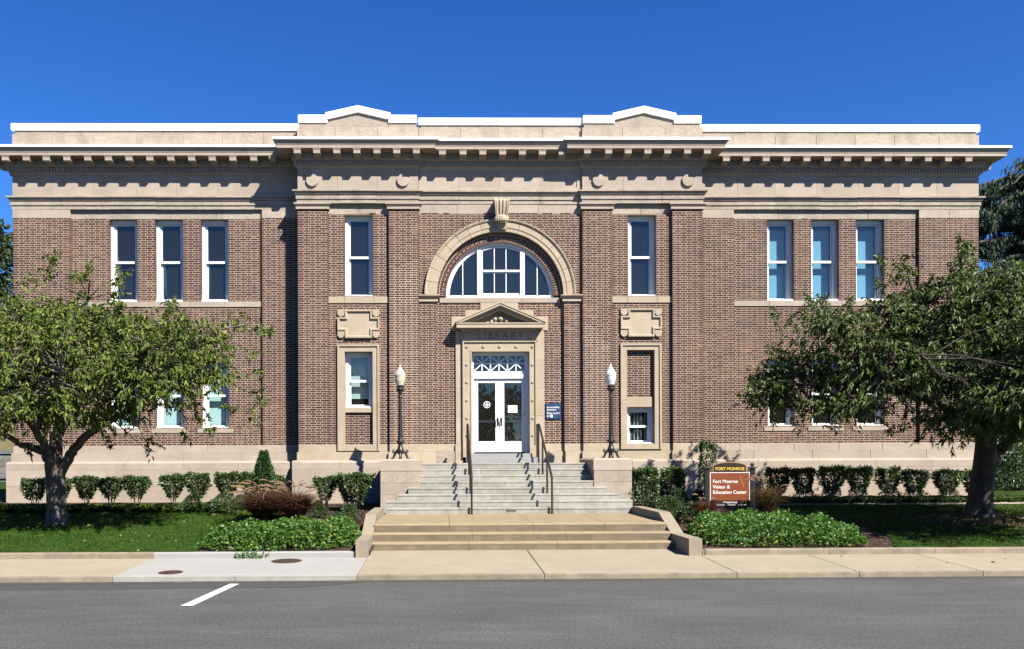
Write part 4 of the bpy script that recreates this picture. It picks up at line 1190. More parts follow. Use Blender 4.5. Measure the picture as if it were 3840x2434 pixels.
# concrete forecourt steps
fs = thing('concrete_steps', (XC, -7.8, 0.19), 'three broad buff concrete steps and landing between low cheek walls', 'steps')
fr_, ft = (ZPL - .19) / 3, .33
for k in range(3):
    y0 = -8.45 + ft * k; y1 = SF + .02 if k == 2 else y0 + ft + .05
    z0, z1 = .19 + fr_ * k, .19 + fr_ * (k + 1)
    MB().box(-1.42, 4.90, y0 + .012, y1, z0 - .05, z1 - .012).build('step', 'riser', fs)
    s = bpy.data.objects[('step.%03d' % (8 + k))] if ('step.%03d' % (8 + k)) in bpy.data.objects else fs
    xs = [-1.42, .2, 2.0, 3.55, 4.90] if k == 2 else [-1.42, rnd.uniform(.3, .8), rnd.uniform(2.4, 3.0), 4.90]
    for a, e in zip(xs, xs[1:]):
        q = MB(); A, E = a + .004, e - .004; c = .022
        pr = [(y0 + .03, z1 - .05), (y0, z1 - .045), (y0, z1 - c), (y0 + c, z1), (y1 - .005, z1), (y1 - .005, z1 - .05)]
        q.loft([[(A, y, zz) for y, zz in pr], [(E, y, zz) for y, zz in pr]]); q.build('tread_slab', 'concrete', s)
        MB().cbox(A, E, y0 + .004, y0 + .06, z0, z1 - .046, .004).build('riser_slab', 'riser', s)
def cheek(x0, x1, label):
    t = thing('cheek_wall', ((x0 + x1) / 2, -8, .2), label, 'low wall', 'cheek walls of the forecourt steps')
    pr = [(-9.42, .0), (-9.42, .50), (-8.15, .50), (-7.1, .885), (-4.52, .885), (-4.52, 0)]
    for (n, rg) in (('end_block', [(-9.42, .0), (-9.42, .50), (-8.15, .50), (-8.15, 0)]), ('sloping_block', [(-8.145, 0), (-8.145, .50), (-7.1, .885), (-7.1, 0)]), ('rear_block', [(-7.095, 0), (-7.095, .885), (-4.52, .885), (-4.52, 0)])):
        q = MB(); i = .012
        cy = sum(p[0] for p in rg) / 4
        q.loft([[(x0, y, zz) for y, zz in rg], [(x0, y, zz - (i if zz > 0 else 0)) for y, zz in rg], ][:1] + [[(x1, y, zz) for y, zz in rg]])
        q.build(n, 'cheek', t)
cheek(-1.66, -1.42, 'low buff concrete cheek wall left of the forecourt steps, next to the white pavement slab')
cheek(4.90, 5.16, 'low buff concrete cheek wall right of the forecourt steps, with a shaded inner side')
# pedestals
def pedestal(x0, x1, label, seed):
    t = thing('lamp_pedestal', ((x0 + x1) / 2, -3.2, .85), label, 'pedestal', 'stone pedestals beside the steps')
    y0, y1 = -3.2, YP - .16
    b = MB().box(x0 + .012, x1 - .012, y0 + .012, y1, .6, 2.03); co = b.build('core', 'joint', t)
    for z0, z1, n in ((.62, 1.14, 2), (1.143, 1.46, 1), (1.463, 1.79, 1)):
        cs = [x0] + [x0 + (x1 - x0) * rnd.uniform(.35, .65) for _ in range(n - 1)] + [x1]
        for a, e in zip(cs, cs[1:]): MB().cbox(a + .003 * (a != x0), e - .003 * (e != x1), y0, y1, z0, z1, .008).build('stone_block', 'stone_rough', t)
    q = MB(); c = .05
    lo = [(x0 - .01, y0 - .01), (x1 + .01, y0 - .01), (x1 + .01, y1), (x0 - .01, y1)]
    hi = [(x0 + c, y0 + c), (x1 - c, y0 + c), (x1 - c, y1), (x0 + c, y1)]
    q.loft([[(*p, 1.793) for p in lo], [(*p, 2.075) for p in lo], [(*p, 2.115) for p in hi]])
    q.build('cap_stone', 'stone', t)
pedestal(-1.61, -.54, 'square limestone pedestal left of the granite steps, under the cream-topped lamp', 1)
pedestal(4.16, 5.19, 'square limestone pedestal right of the granite steps, under the white-topped lamp', 2)
# lamps
def lamp(x, label, gl):
    n_before = set(bpy.data.objects)
    y, z0 = -2.45, 2.115
    t = thing('lamp_post', (x, y, z0), label, 'lamp post', 'black iron lamp posts on the pedestals')
    b = MB()
    b.lathe((x, y, z0), [(.07, .17), (.10, .2), (.125, .26), (.115, .33), (.085, .42), (.07, .50), (.075, .53), (.12, .56), (.135, .60), (.13, .64), (.09, .66), (.083, .70), (.076, .75), (.062, 1.4), (.056, 2.1), (.056, 2.14), (.075, 2.16), (.06, 2.19), (.057, 2.28)], 16)
    b.build('post', 'black', t, smooth=True)
    for k in range(4):
        a = math.radians(45 + 90 * k + 45); ca, sa = math.cos(a), math.sin(a)
        q = MB()
        P = lambda r, zz: (x + ca * r, y + sa * r, z0 + zz)
        q.tube([P(.07, .31), P(.13, .26), P(.19, .16), P(.235, .05), P(.29, .025)], [.05, .05, .042, .036, .03], 7)
        q.tube([P(.13, .25), P(.19, .24), P(.24, .255), P(.245, .30), P(.215, .325), P(.195, .30)], [.04, .045, .04, .03, .022, .012], 7)
        q.lathe((P(.27, 0)[0], P(.27, 0)[1], z0), [(.0, 0), (.05, 0), (.045, .03), (0, .05)], 8)
        q.build('foot', 'black', t, smooth=True)
    q = MB(); q.lathe((x, y, z0), [(.057, 2.28), (.07, 2.34), (.12, 2.40), (.135, 2.44), (.13, 2.47), (.10, 2.49), (.115, 2.53), (.115, 2.56), (.0, 2.57)], 16); q.build('lantern_collar', 'black', t, smooth=True)
    q = MB(); q.lathe((x, y, z0), [(.09, 2.555), (.125, 2.58), (.165, 2.74), (.178, 2.87), (.186, 2.90), (.19, 2.925), (.175, 2.94)], 20); q.build('lantern_globe', gl, t, smooth=True)
    q = MB(); q.lathe((x, y, z0), [(.176, 2.94), (.18, 2.965), (.165, 2.985), (.15, 3.02), (.118, 3.085), (.088, 3.12), (.09, 3.14), (.06, 3.18), (.035, 3.215), (.028, 3.24), (.034, 3.265), (.012, 3.31), (.0, 3.34)], 20); q.build('lantern_roof', gl, t, smooth=True)
    t.scale = (.84, .84, .797)
lamp(X(1500.5, -2.45, 1500), 'black iron lamp post with a cream lantern on the left pedestal', 'cream_glass')
lamp(X(2290.5, -2.45, 1500), 'black iron lamp post with a white lantern on the right pedestal', 'white_glass')
# handrails
def handrail(x, label):
    t = thing('handrail', (x, SF, ZPL), label, 'handrail', 'metal handrails on the steps')
    yb, yt = SF - .08, -1.65
    r0, r1 = ZPL + .93, 3.10
    q = MB(); q.tube([(x, yb - .0, r0 - .03), (x, yb + .03, r0 + .01), (x, yt - .22, r1 - .02), (x, yt - .1, r1), (x, yt + .35, r1)], .031, 8); q.build('rail', 'rail', t, smooth=True)
    def zr(y): return r0 + (r1 - r0) * min(1, (y - yb) / (yt - .15 - yb))
    for y, zb_ in ((yb, ZPL), (-3.62, ZPL + RS * 3), (-2.64, ZPL + RS * 6), (yt - .05, 2.0), (yt + .32, 2.148)):
        q = MB(); q.tube([(x, y, zb_), (x, y, zr(y) - .005)], .026, 8); q.lathe((x, y, zb_), [(.0, 0), (.05, 0), (.045, .012), (.022, .02)], 10)
        q.build('baluster', 'rail', t)
handrail(.80, 'dark metal handrail on the left of the granite steps')
handrail(2.84, 'dark metal handrail on the right of the granite steps')
# small spotlight box shadowed on the plinth is the lantern's; a tiny dark fixture stands on the landing's edge
# manhole covers
def manhole(px, py, r, label):
    d = Fw + Rc * ((px - PPX) / F_PX) + Uc * ((PPY - py) / F_PX)
    k = (0.093 + (11.42 - D0) * 0.035 - EYE) / (d.z - 0.035 * d.y)
    x, y = (CAM + d * k).xy
    t = thing('manhole_cover', (x, y, walk_z(y)), label, 'manhole cover', 'manhole covers in the white pavement')
    q = MB()
    def circ(rr, h): return [(x + rr * math.cos(k * math.pi / 20), y + rr * math.sin(k * math.pi / 20), walk_z(y + rr * math.sin(k * math.pi / 20)) + h) for k in range(40)]
    q.loft([circ(r, .001), circ(r, .006), circ(r * .93, .006), circ(r * .92, .003), ], caps=False); q.poly(circ(r * .92, .003)); q.build('rim', 'iron', t)
    q = MB(); q.loft([circ(r * .88, .001), circ(r * .88, .009)])
    for i in range(-3, 4):
        for j in range(-3, 4):
            if i * i + j * j < 10:
                cx, cy = x + i * r * .22, y + j * r * .22; h = walk_z(cy) + .009
                q.box(cx - r * .07, cx + r * .07, cy - r * .07, cy + r * .07, h - .004, h + .005)
    q.build('lid', 'iron', t)
manhole(1075, 2104, .29, 'large round rust brown manhole cover in the white pavement slab')
manhole(640, 2147, .21, 'smaller grey brown manhole cover at the kerb of the white pavement slab')

# ---------------------------------------------------------------- visitor sign
ysn = -4.5
sx = lambda v: X(v, ysn, 1800)
sz = lambda v: Z(v, ysn, 2735)
sg = thing('visitor_sign', (sx(2735), ysn, gz(0, ysn)), 'russet visitor centre sign with arched dark top between two black posts', 'sign')
g0 = gz(0, ysn) - .1
for px in (2650.5, 2821.5):
    x = sx(px); q = MB(); zc = sz(1757)
    q.box(x - .055, x + .055, ysn - .055, ysn + .055, g0, zc)
    q.box(x - .02, x + .02, ysn - .062, ysn - .055, g0 + .3, zc - .08)
    p = q.build('post', 'black', sg)
    q = MB(); q.box(x - .09, x + .09, ysn - .09, ysn + .09, zc, zc + .03); q.lathe((x, ysn, zc + .03), [(.05, 0), (.03, .02), (.025, .03), (.045, .05), (.055, .075), (.045, .1), (0, .12)], 12)
    q.build('post_cap', 'black', p)
x0, x1, z0, z1 = sx(2661), sx(2810), sz(1876.5), sz(1771)
b = MB().box(x0, x1, ysn - .02, ysn + .02, z0, z1); w_ = .016
b.box(x0, x0 + w_, ysn - .03, ysn - .02, z0, z1); b.box(x1 - w_, x1, ysn - .03, ysn - .02, z0, z1); b.box(x0 + w_, x1 - w_, ysn - .03, ysn - .02, z1 - w_, z1)
b.build('panel_frame', 'lettering', sg)
pn_ = MB().box(x0 + w_, x1 - w_, ysn - .026, ysn - .02, z0, z1 - w_).build('panel', 'sign_brown', sg)
for s, py in (('Fort Monroe', 1811), ('Visitor &', 1831.5), ('Education Center', 1851.5)): text(s, .122, sx(2671.5), ysn - .0275, sz(py), 'lettering', sg, off=.0016, depth=.0012)
q = MB(); bx0, bz0, bx1, bz1 = sx(2772), sz(1786), sx(2789), sz(1826)
d = Vector((bx1 - bx0, bz1 - bz0)).normalized(); n = Vector((-d.y, d.x)) * .008
q.prism([(bx0 - n.x, bz0 - n.y), (bx1 - n.x, bz1 - n.y), (bx1 + n.x, bz1 + n.y), (bx0 + n.x, bz0 + n.y)][::-1], ysn - .0275, ysn - .026); q.build('scratch', 'gold_rim', sg)
a0, a1, az0, az1 = sx(2672), sx(2799), z1, sz(1732)
def archpoly(i):
    c = (a0 + a1) / 2; hw = (a1 - a0) / 2 - i; zs_ = sz(1748) - i * .4; za = az1 - i
    return [(c - hw, az0), (c + hw, az0)] + [(c + hw * math.cos(t), zs_ + (za - zs_) * math.sin(t)) for t in np.linspace(0, math.pi, 17)]
MB().prism(archpoly(0), ysn - .024, ysn + .02).build('arched_top', 'gold_rim', sg)
MB().prism(archpoly(.022), ysn - .03, ysn - .023).build('arched_panel', 'sign_dark', sg)
text('FORT MONROE', .105, (a0 + a1) / 2, ysn - .032, sz(1763), 'gold', sg, align='CENTER', off=.0016, depth=.0015)
MB().box(sx(2682), sx(2799), ysn - .02, ysn + .02, sz(1895), z0 - .002).build('address_strip', 'sign_dark', sg)
text('30 Ingalls Road', .06, sx(2736), ysn - .022, sz(1886.5), 'lettering', sg, align='CENTER', off=.001, depth=.0012)
MB().box(sx(2685), sx(2799), ysn - .024, ysn - .02, sz(1894.3), sz(1892.8)).build('white_line', 'lettering', sg)

# ---------------------------------------------------------------- planting
def leafmesh(name, P, D, L, Wd, mats, parent=None, base=None, Nn=None, weights=None, fold=0.25, droop=0.2, kind=None):
    """P base points, D directions, L lengths, Wd widths: one folded, drooping leaf each"""
    n = len(P); D = D / np.linalg.norm(D, axis=1)[:, None]
    if Nn is None: Nn = NP.normal(size=(n, 3)) * .5 + np.array([0, -.35, .6])
    S = np.cross(D, Nn); S /= np.linalg.norm(S, axis=1)[:, None] + 1e-9
    N2 = np.cross(S, D)
    L = np.asarray(L).reshape(-1, 1) * np.ones((n, 1)); Wd = np.asarray(Wd).reshape(-1, 1) * np.ones((n, 1))
    mid = P + D * L * .45
    l = mid + S * Wd * .5 + N2 * Wd * fold; r = mid - S * Wd * .5 + N2 * Wd * fold
    tip = P + D * L - np.array([0, 0, 1.0]) * L * droop
    V = np.stack([P, l, tip, r], 1).reshape(-1, 3)
    b = BASE.get(parent.name, (0, 0, 0)) if parent else (base or (0, 0, 0))
    V = (V - np.array(b)).astype(np.float32)
    me = bpy.data.meshes.new(name)
    me.vertices.add(4 * n); me.vertices.foreach_set('co', V.ravel())
    me.loops.add(6 * n); me.polygons.add(2 * n)
    k = np.arange(n)[:, None] * 4
    idx = np.concatenate([k, k + 2, k + 1, k, k + 3, k + 2], 1).ravel()
    me.loops.foreach_set('vertex_index', idx.astype(np.int32))
    me.polygons.foreach_set('loop_start', np.arange(0, 6 * n, 3, dtype=np.int32))
    me.polygons.foreach_set('loop_total', np.full(2 * n, 3, dtype=np.int32))
    for q in mats: me.materials.append(q)
    mi = NP.choice(len(mats), size=n, p=weights)
    me.polygons.foreach_set('material_index', np.repeat(mi, 2).astype(np.int32))
    me.update(); me.validate()
    o = bpy.data.objects.new(name, me); COL.objects.link(o)
    if parent: o.parent = parent
    else: o.location = b
    BASE[o.name] = b
    if kind: o['kind'] = kind
    return o
def unit(n):
    v = NP.normal(size=(n, 3)); return v / np.linalg.norm(v, axis=1)[:, None]
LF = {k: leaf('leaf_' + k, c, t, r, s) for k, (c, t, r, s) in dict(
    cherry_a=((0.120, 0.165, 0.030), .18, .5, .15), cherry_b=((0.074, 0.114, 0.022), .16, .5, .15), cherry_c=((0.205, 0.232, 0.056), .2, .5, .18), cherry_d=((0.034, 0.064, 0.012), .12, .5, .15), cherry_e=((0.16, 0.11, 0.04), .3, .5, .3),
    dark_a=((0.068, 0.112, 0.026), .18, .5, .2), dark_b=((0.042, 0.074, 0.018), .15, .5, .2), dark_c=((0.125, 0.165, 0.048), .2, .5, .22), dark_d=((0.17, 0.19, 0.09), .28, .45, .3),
    shrub_a=((0.050, 0.096, 0.030), .2, .4, .45), shrub_b=((0.034, 0.066, 0.022), .15, .4, .45), shrub_c=((0.088, 0.140, 0.042), .2, .4, .45),
    holly_a=((0.030, 0.085, 0.026), .15, .35, .5), holly_b=((0.05, 0.12, 0.035), .2, .35, .5),
    lant_a=((0.060, 0.150, 0.022), .3, .45, .35), lant_b=((0.040, 0.110, 0.018), .25, .45, .35), lant_c=((0.105, 0.200, 0.030), .3, .45, .35), lant_d=((0.25, 0.24, 0.03), .3, .5, .3),
    lily_a=((0.085, 0.160, 0.026), .25, .45, .35), lily_b=((0.045, 0.100, 0.018), .25, .45, .35), lily_c=((0.16, 0.215, 0.035), .3, .5, .3),
    reed_a=((0.115, 0.048, 0.036), .25, .6, .2), reed_b=((0.12, 0.07, 0.04), .25, .6, .2), reed_c=((0.095, 0.032, 0.032), .2, .6, .2), reed_d=((0.10, 0.095, 0.03), .25, .6, .2), plume=((0.27, 0.18, 0.11), .3, .8, .1), red=((0.16, 0.030, 0.022), .25, .6, .2),
    box_a=((0.050, 0.095, 0.030), .2, .5, .3), box_b=((0.034, 0.068, 0.022), .2, .5, .3), cedar_a=((0.018, 0.045, 0.030), .1, .6, .2), cedar_b=((0.030, 0.065, 0.034), .1, .6, .2), cedar_c=((0.055, 0.085, 0.03), .1, .6, .2),
    far_a=((0.055, 0.075, 0.025), .2, .6, .2), far_b=((0.038, 0.055, 0.02), .2, .6, .2)).items()}
def blobpts(n, ells, shell=.55):
    """points inside a union of ellipsoids (c, r), pushed towards the skin"""
    vol = np.array([e[1][0] * e[1][1] * e[1][2] for e in ells]) ** .8; vol /= vol.sum()
    which = NP.choice(len(ells), size=n, p=vol)
    d = unit(n); rad = (shell + (1 - shell) * NP.random(n)) if shell < 1 else np.ones(n)
    rad = rad * (0.86 + .22 * NP.random(n))
    C = np.array([e[0] for e in ells])[which]; Rr = np.array([e[1] for e in ells])[which]
    return C + d * Rr * rad[:, None], d
# ---- trees
def tree(name, base, label, trunk, limbs, ells, ntw, lpt, leafL, leafW, mats, wts, bark, droopy=.5, extra=(), group=None, shell=.35, trad=(.26, .21)):
    t = thing(name, base, label, 'tree', group)
    b = MB(); 
    # trunk with flared, slightly lobed foot
    rings = []
    for (p, r, lobe) in trunk:
        rings.append([(p[0] + r * math.cos(a) * (1 + lobe * math.cos(5 * a + .6) + .5 * lobe * math.cos(3 * a)), p[1] + r * math.sin(a) * (1 + lobe * math.cos(5 * a + .6)), p[2]) for a in np.linspace(0, 2 * math.pi, 21)[:-1]])
    b.loft(rings); b.build('trunk', bark, t, smooth=True)
    pts = []
    for path, r0, r1 in limbs:
        path = [Vector(p) for p in path]
        # refine with a little wander
        fine = []
        for p, q in zip(path, path[1:]):
            for k in range(4):
                w = p.lerp(q, k / 4); fine.append(w + Vector((rnd.uniform(-1, 1), rnd.uniform(-1, 1), rnd.uniform(-1, 1))) * .035)
        fine.append(path[-1])
        rr = [r0 + (r1 - r0) * i / (len(fine) - 1) for i in range(len(fine))]
        q = MB(); q.tube(fine, rr, 9); q.build('limb', bark, t, smooth=True)
        pts += fine[3:]
    PT = np.array([tuple(p) for p in pts])
    # twig clusters
    C, d = blobpts(ntw, ells, shell)
    if len(extra):
        ex = np.array([e[:3] for e in extra]); C = np.concatenate([C, ex]); d = np.concatenate([d, np.tile([[0, 0, 1.0]], (len(ex), 1))])
    keep = C[:, 2] > base[2] + 1.2
    C, d = C[keep], d[keep]; n = len(C)
    tw = MB()
    bn = rnd.sample(range(n), min(n, 420))
    for i in bn:                                        # branches from limbs to some clusters
        j = np.argmin(((PT - C[i]) ** 2 * np.array([1, 1, 1.4])).sum(1))
        A, E = Vector(PT[j]), Vector(C[i])
        if (E - A).length > 1.9: continue
        mid = A.lerp(E, .5) + Vector((rnd.uniform(-.15, .15), rnd.uniform(-.15, .15), .12 * (E - A).length * rnd.uniform(.3, 1.2)))
        tw.tube([A, A.lerp(mid, .55), mid, mid.lerp(E, .55), E], [.02, .016, .012, .008, .004], 4, caps=False)
    tw.build('branches', bark, t)
    # a twig at each cluster, leaves alternate along it
    ln = .30 + .35 * NP.random(n)
    td = d * np.array([1, 1, .6]) + NP.normal(size=(n, 3)) * .45 + np.array([0, 0, .15]); td /= np.linalg.norm(td, axis=1)[:, None]
    u = NP.random((n, lpt))
    P = C[:, None, :] + td[:, None, :] * (ln[:, None] * (u - .4))[:, :, None]
    P = P - np.array([0, 0, 1]) * (.25 * u ** 2 * ln[:, None])[:, :, None]
    side = NP.normal(size=(n, lpt, 3)) * .65
    D = td[:, None, :] * .8 + side + np.array([0, 0, -droopy])
    P = P.reshape(-1, 3); D = D.reshape(-1, 3); m = len(P)
    leafmesh('crown', P, D, leafL * (.7 + .6 * NP.random(m)), leafW * (.75 + .5 * NP.random(m)), mats, t, weights=wts, droop=.22)
    tb = MB()
    for i in range(0, n, 3):
        p = Vector(C[i]) - Vector(td[i]) * ln[i] * .4; q = Vector(C[i]) + Vector(td[i]) * ln[i] * .6
        tb.tube([p, q], [.007, .003], 3, caps=False)
    tb.build('twigs', bark, t)
    return t
YT = -5.2
def at(px, py, y): x, zz = W(px, py, y); return (x, y, zz)
sL = (YT + D0) / F_PX
def E(px, py, rx, ry, y, ryd): c = at(px, py, y); s = (y + D0) / F_PX; return (c, (rx * s, ryd, ry * s))
lb = at(215, 1955, YT); lb = (lb[0], YT, gz(0, YT) - .02)
def tr(px, py, y, r, lobe): p = at(px, py, y); return (p, r, lobe)
y = YT
trunkL = [tr(214, 1975, y, .285, .10), tr(214, 1950, y, .25, .07), tr(213, 1900, y, .228, .04), tr(210, 1840, y, .22, .03), tr(208, 1780, y, .225, .03), tr(206, 1745, y, .235, .03), tr(204, 1715, y, .20, .02), tr(203, 1690, y, .15, 0)]
limbL = [([at(226, 1770, y), at(262, 1705, y - .1), at(300, 1655, y - .25), at(370, 1600, y - .5), at(480, 1540, y - .9), at(620, 1470, y - 1.3), at(760, 1430, y - 1.6)], .135, .03),
         ([at(205, 1720, y), at(214, 1640, y + .1), at(238, 1560, y + .2), at(285, 1480, y + .4), at(300, 1380, y + .5), at(310, 1250, y + .6), at(330, 1120, y + .4)], .17, .03),
         ([at(196, 1735, y), at(165, 1695, y - .1), at(110, 1675, y - .3), at(55, 1655, y - .6), at(-40, 1590, y - .9), at(-180, 1500, y - 1.2)], .12, .03),
         ([at(190, 1710, y), at(150, 1640, y - .5), at(90, 1560, y - 1.2), at(40, 1450, y - 1.9), at(10, 1320, y - 2.2)], .11, .03),
         ([at(300, 1655, y - .25), at(400, 1560, y - .9), at(500, 1430, y - 1.9), at(560, 1300, y - 2.5)], .08, .02),
         ([at(238, 1560, y + .2), at(200, 1450, y + .8), at(150, 1320, y + 1.2), at(120, 1180, y + 1.3)], .09, .02),
         ([at(285, 1480, y + .4), at(400, 1380, y + .4), at(520, 1270, y + .5), at(620, 1200, y + .5)], .07, .02),
         ([at(620, 1470, y - 1.3), at(720, 1330, y - 1.2), at(800, 1240, y - 1.2), at(930, 1215, y - 1.2)], .035, .012),
         ([at(480, 1540, y - .9), at(640, 1420, y - .4), at(800, 1400, y - .2), at(930, 1470, y - .2)], .05, .015),
         ([at(165, 1695, y - .1), at(140, 1600, y - 1.6), at(170, 1500, y - 2.6), at(230, 1400, y - 3.1)], .06, .02)]
ellL = [E(130, 1345, 330, 185, y - .6, 3.0), E(430, 1330, 260, 180, y - .5, 2.8), E(650, 1400, 200, 170, y - 1.0, 2.2), E(830, 1390, 110, 110, y - 1.2, 1.3), E(-180, 1390, 300, 210, y - .6, 2.8), E(330, 1205, 150, 65, y - .3, 1.6), E(80, 1190, 190, 60, y - .3, 1.7), E(560, 1230, 130, 45, y - .6, 1.4), E(100, 1540, 260, 70, y - 1.4, 2.4), E(380, 1530, 230, 70, y - .8, 2.4), E(-150, 1560, 220, 80, y - .8, 2.4), E(760, 1290, 140, 70, y - 1.0, 1.4)]
exL = []
for px, py in [(190, 960), (190, 985), (192, 1010), (185, 1030), (320, 1020), (310, 1045), (80, 1050), (130, 1045), (290, 1035), (330, 1000), (430, 1060), (445, 1045), (455, 1025), (440, 1090), (440, 1110), (640, 1130), (650, 1150), (665, 1175), (630, 1170), (610, 1185), (790, 1215), (840, 1208), (880, 1210), (920, 1216), (960, 1225), (995, 1240), (1010, 1250), (900, 1225), (950, 1330), (970, 1400), (960, 1480), (980, 1510), (950, 1560), (690, 1640), (570, 1690), (560, 1650), (400, 1655), (480, 1600), (870, 1530), (760, 1570), (780, 1600), (120, 1690), (160, 1610)]:
    for k in range(2): exL.append(at(px + rnd.uniform(-14, 14), py + rnd.uniform(-10, 10), y - .6 + rnd.uniform(-.6, .4)))
ellL = [((e[0][0], e[0][1] - 1.0, e[0][2]), e[1]) for e in ellL]
tree('cherry_tree', lb, 'spreading cherry tree with yellow-green drooping leaves on the sunny left lawn', trunkL, limbL, ellL, 2600, 20, .122, .043, [LF['cherry_a'], LF['cherry_b'], LF['cherry_c'], LF['cherry_d'], LF['cherry_e']], [.36, .32, .12, .185, .015], 'bark', .55, exL, 'cherry trees on the lawns')
y = -4.7
rb = at(3672, 1930, y); rb = (rb[0], y, gz(0, y) - .02)
trunkR = [tr(3670, 1945, y, .37, .12), tr(3671, 1920, y, .315, .09), tr(3677, 1870, y, .28, .05), tr(3684, 1800, y, .262, .04), tr(3692, 1740, y, .252, .03), tr(3697, 1690, y, .245, .03), tr(3700, 1640, y, .235, .03), tr(3700, 1600, y, .2, 0)]
limbR = [([at(3712, 1740, y), at(3745, 1690, y), at(3790, 1645, y - .1), at(3860, 1590, y - .2), at(3960, 1480, y - .4), at(4020, 1350, y)], .17, .04),
         ([at(3700, 1650, y), at(3690, 1560, y), at(3650, 1450, y), at(3620, 1320, y + .1), at(3605, 1150, y + .1), at(3600, 960, y)], .2, .03),
         ([at(3690, 1640, y), at(3600, 1560, y - .3), at(3480, 1500, y - .4), at(3320, 1460, y - .2), at(3150, 1440, y + .2), at(3020, 1440, y + .3)], .14, .025),
         ([at(3695, 1600, y), at(3560, 1440, y - .2), at(3400, 1330, y - .4), at(3250, 1230, y - .4), at(3120, 1180, y - .3)], .12, .02),
         ([at(3620, 1320, y + .1), at(3500, 1200, y + .3), at(3420, 1090, y + .3), at(3390, 980, y + .3)], .08, .02),
         ([at(3700, 1620, y), at(3640, 1520, y - 1.5), at(3540, 1420, y - 2.8), at(3450, 1330, y - 3.6)], .11, .025),
         ([at(3700, 1600, y), at(3760, 1450, y - 1.2), at(3800, 1300, y - 2), at(3820, 1150, y - 2)], .12, .025)]
ellR = [E(3165, 1355, 215, 170, y - 1.0, 2.2), E(3380, 1330, 270, 230, y - .8, 3.0), E(3620, 1330, 240, 260, y - .8, 3.2), E(3850, 1320, 240, 270, y - .6, 3.2), E(3560, 1120, 120, 100, y - .2, 1.4), E(3730, 1090, 140, 100, y - .2, 1.5), E(3045, 1465, 125, 70, y - 1.4, 1.5), E(3270, 1500, 190, 45, y - 1.4, 1.6), E(3560, 1580, 200, 60, y - 1.2, 2.6), E(3130, 1200, 130, 70, y - .4, 1.2), E(3800, 1590, 200, 80, y - 1.6, 2.4), E(3010, 1390, 80, 85, y - 1.2, 1.2), E(4080, 1350, 220, 230, y - .5, 3.0)]
exR = []
for px, py in [(3605, 900), (3625, 915), (3590, 930), (3615, 945), (3640, 930), (3600, 960), (3650, 960), (3580, 990), (3630, 985), (3610, 1010), (3660, 1000), (3680, 1020), (3570, 1020), (3390, 960), (3395, 990), (3385, 1010), (3400, 1030), (3380, 1040), (3410, 1050), (3315, 975), (3320, 1000), (3330, 1020), (3345, 1050), (3290, 1055), (3300, 1080), (3040, 1115), (3060, 1125), (3075, 1120), (3100, 1120), (3030, 1130), (2900, 1170), (2920, 1190), (2950, 1210), (3000, 1160), (3010, 1190), (2830, 1450), (2825, 1470), (2845, 1430), (2880, 1360), (2900, 1300), (2810, 1480), (2870, 1490), (2910, 1580), (2990, 1600), (3120, 1600), (3330, 1605), (3440, 1640), (3480, 1600), (3220, 1590), (3540, 1650), (3620, 1640), (3780, 1590), (3830, 1600)]:
    for k in range(2): exR.append(at(px + rnd.uniform(-14, 14), py + rnd.uniform(-10, 10), (-4.1 if px < 3350 else y - .6) + rnd.uniform(-.5, .4)))
ellR = [((e[0][0], -3.9 if e[0][0] < 9.8 else -5.0 if e[0][0] < 11.6 else e[0][1] - 1.2, e[0][2]), (e[1][0], min(e[1][1], .85) if e[0][0] < 9.8 else min(e[1][1], 1.5) if e[0][0] < 11.6 else e[1][1], e[1][2])) for e in ellR]
ellR += [E(3530, 1390, 130, 120, y - 2.6, 1.0), E(3480, 1220, 150, 90, -4.8, 1.3), E(3440, 1110, 90, 60, -4.6, .8), E(3560, 1060, 90, 70, -4.8, .9), E(3700, 1180, 160, 120, -5.4, 1.6), E(3330, 1150, 90, 60, -4.5, .9)]
ellR += [E(3990, 1450, 250, 130, -9.6, 1.8), E(3760, 1490, 190, 90, -8.6, 1.4), E(3960, 1270, 190, 160, -9.0, 1.6), E(4250, 1350, 260, 260, -9.2, 2.0)]
tree('cherry_tree', rb, 'dark green cherry tree with a thick leaning trunk on the shaded right lawn', trunkR, limbR, ellR, 6000, 17, .125, .044, [LF['dark_a'], LF['dark_b'], LF['dark_c'], LF['dark_d']], [.38, .36, .2, .06], 'bark_dark', .7, exR, 'cherry trees on the lawns', shell=.25)

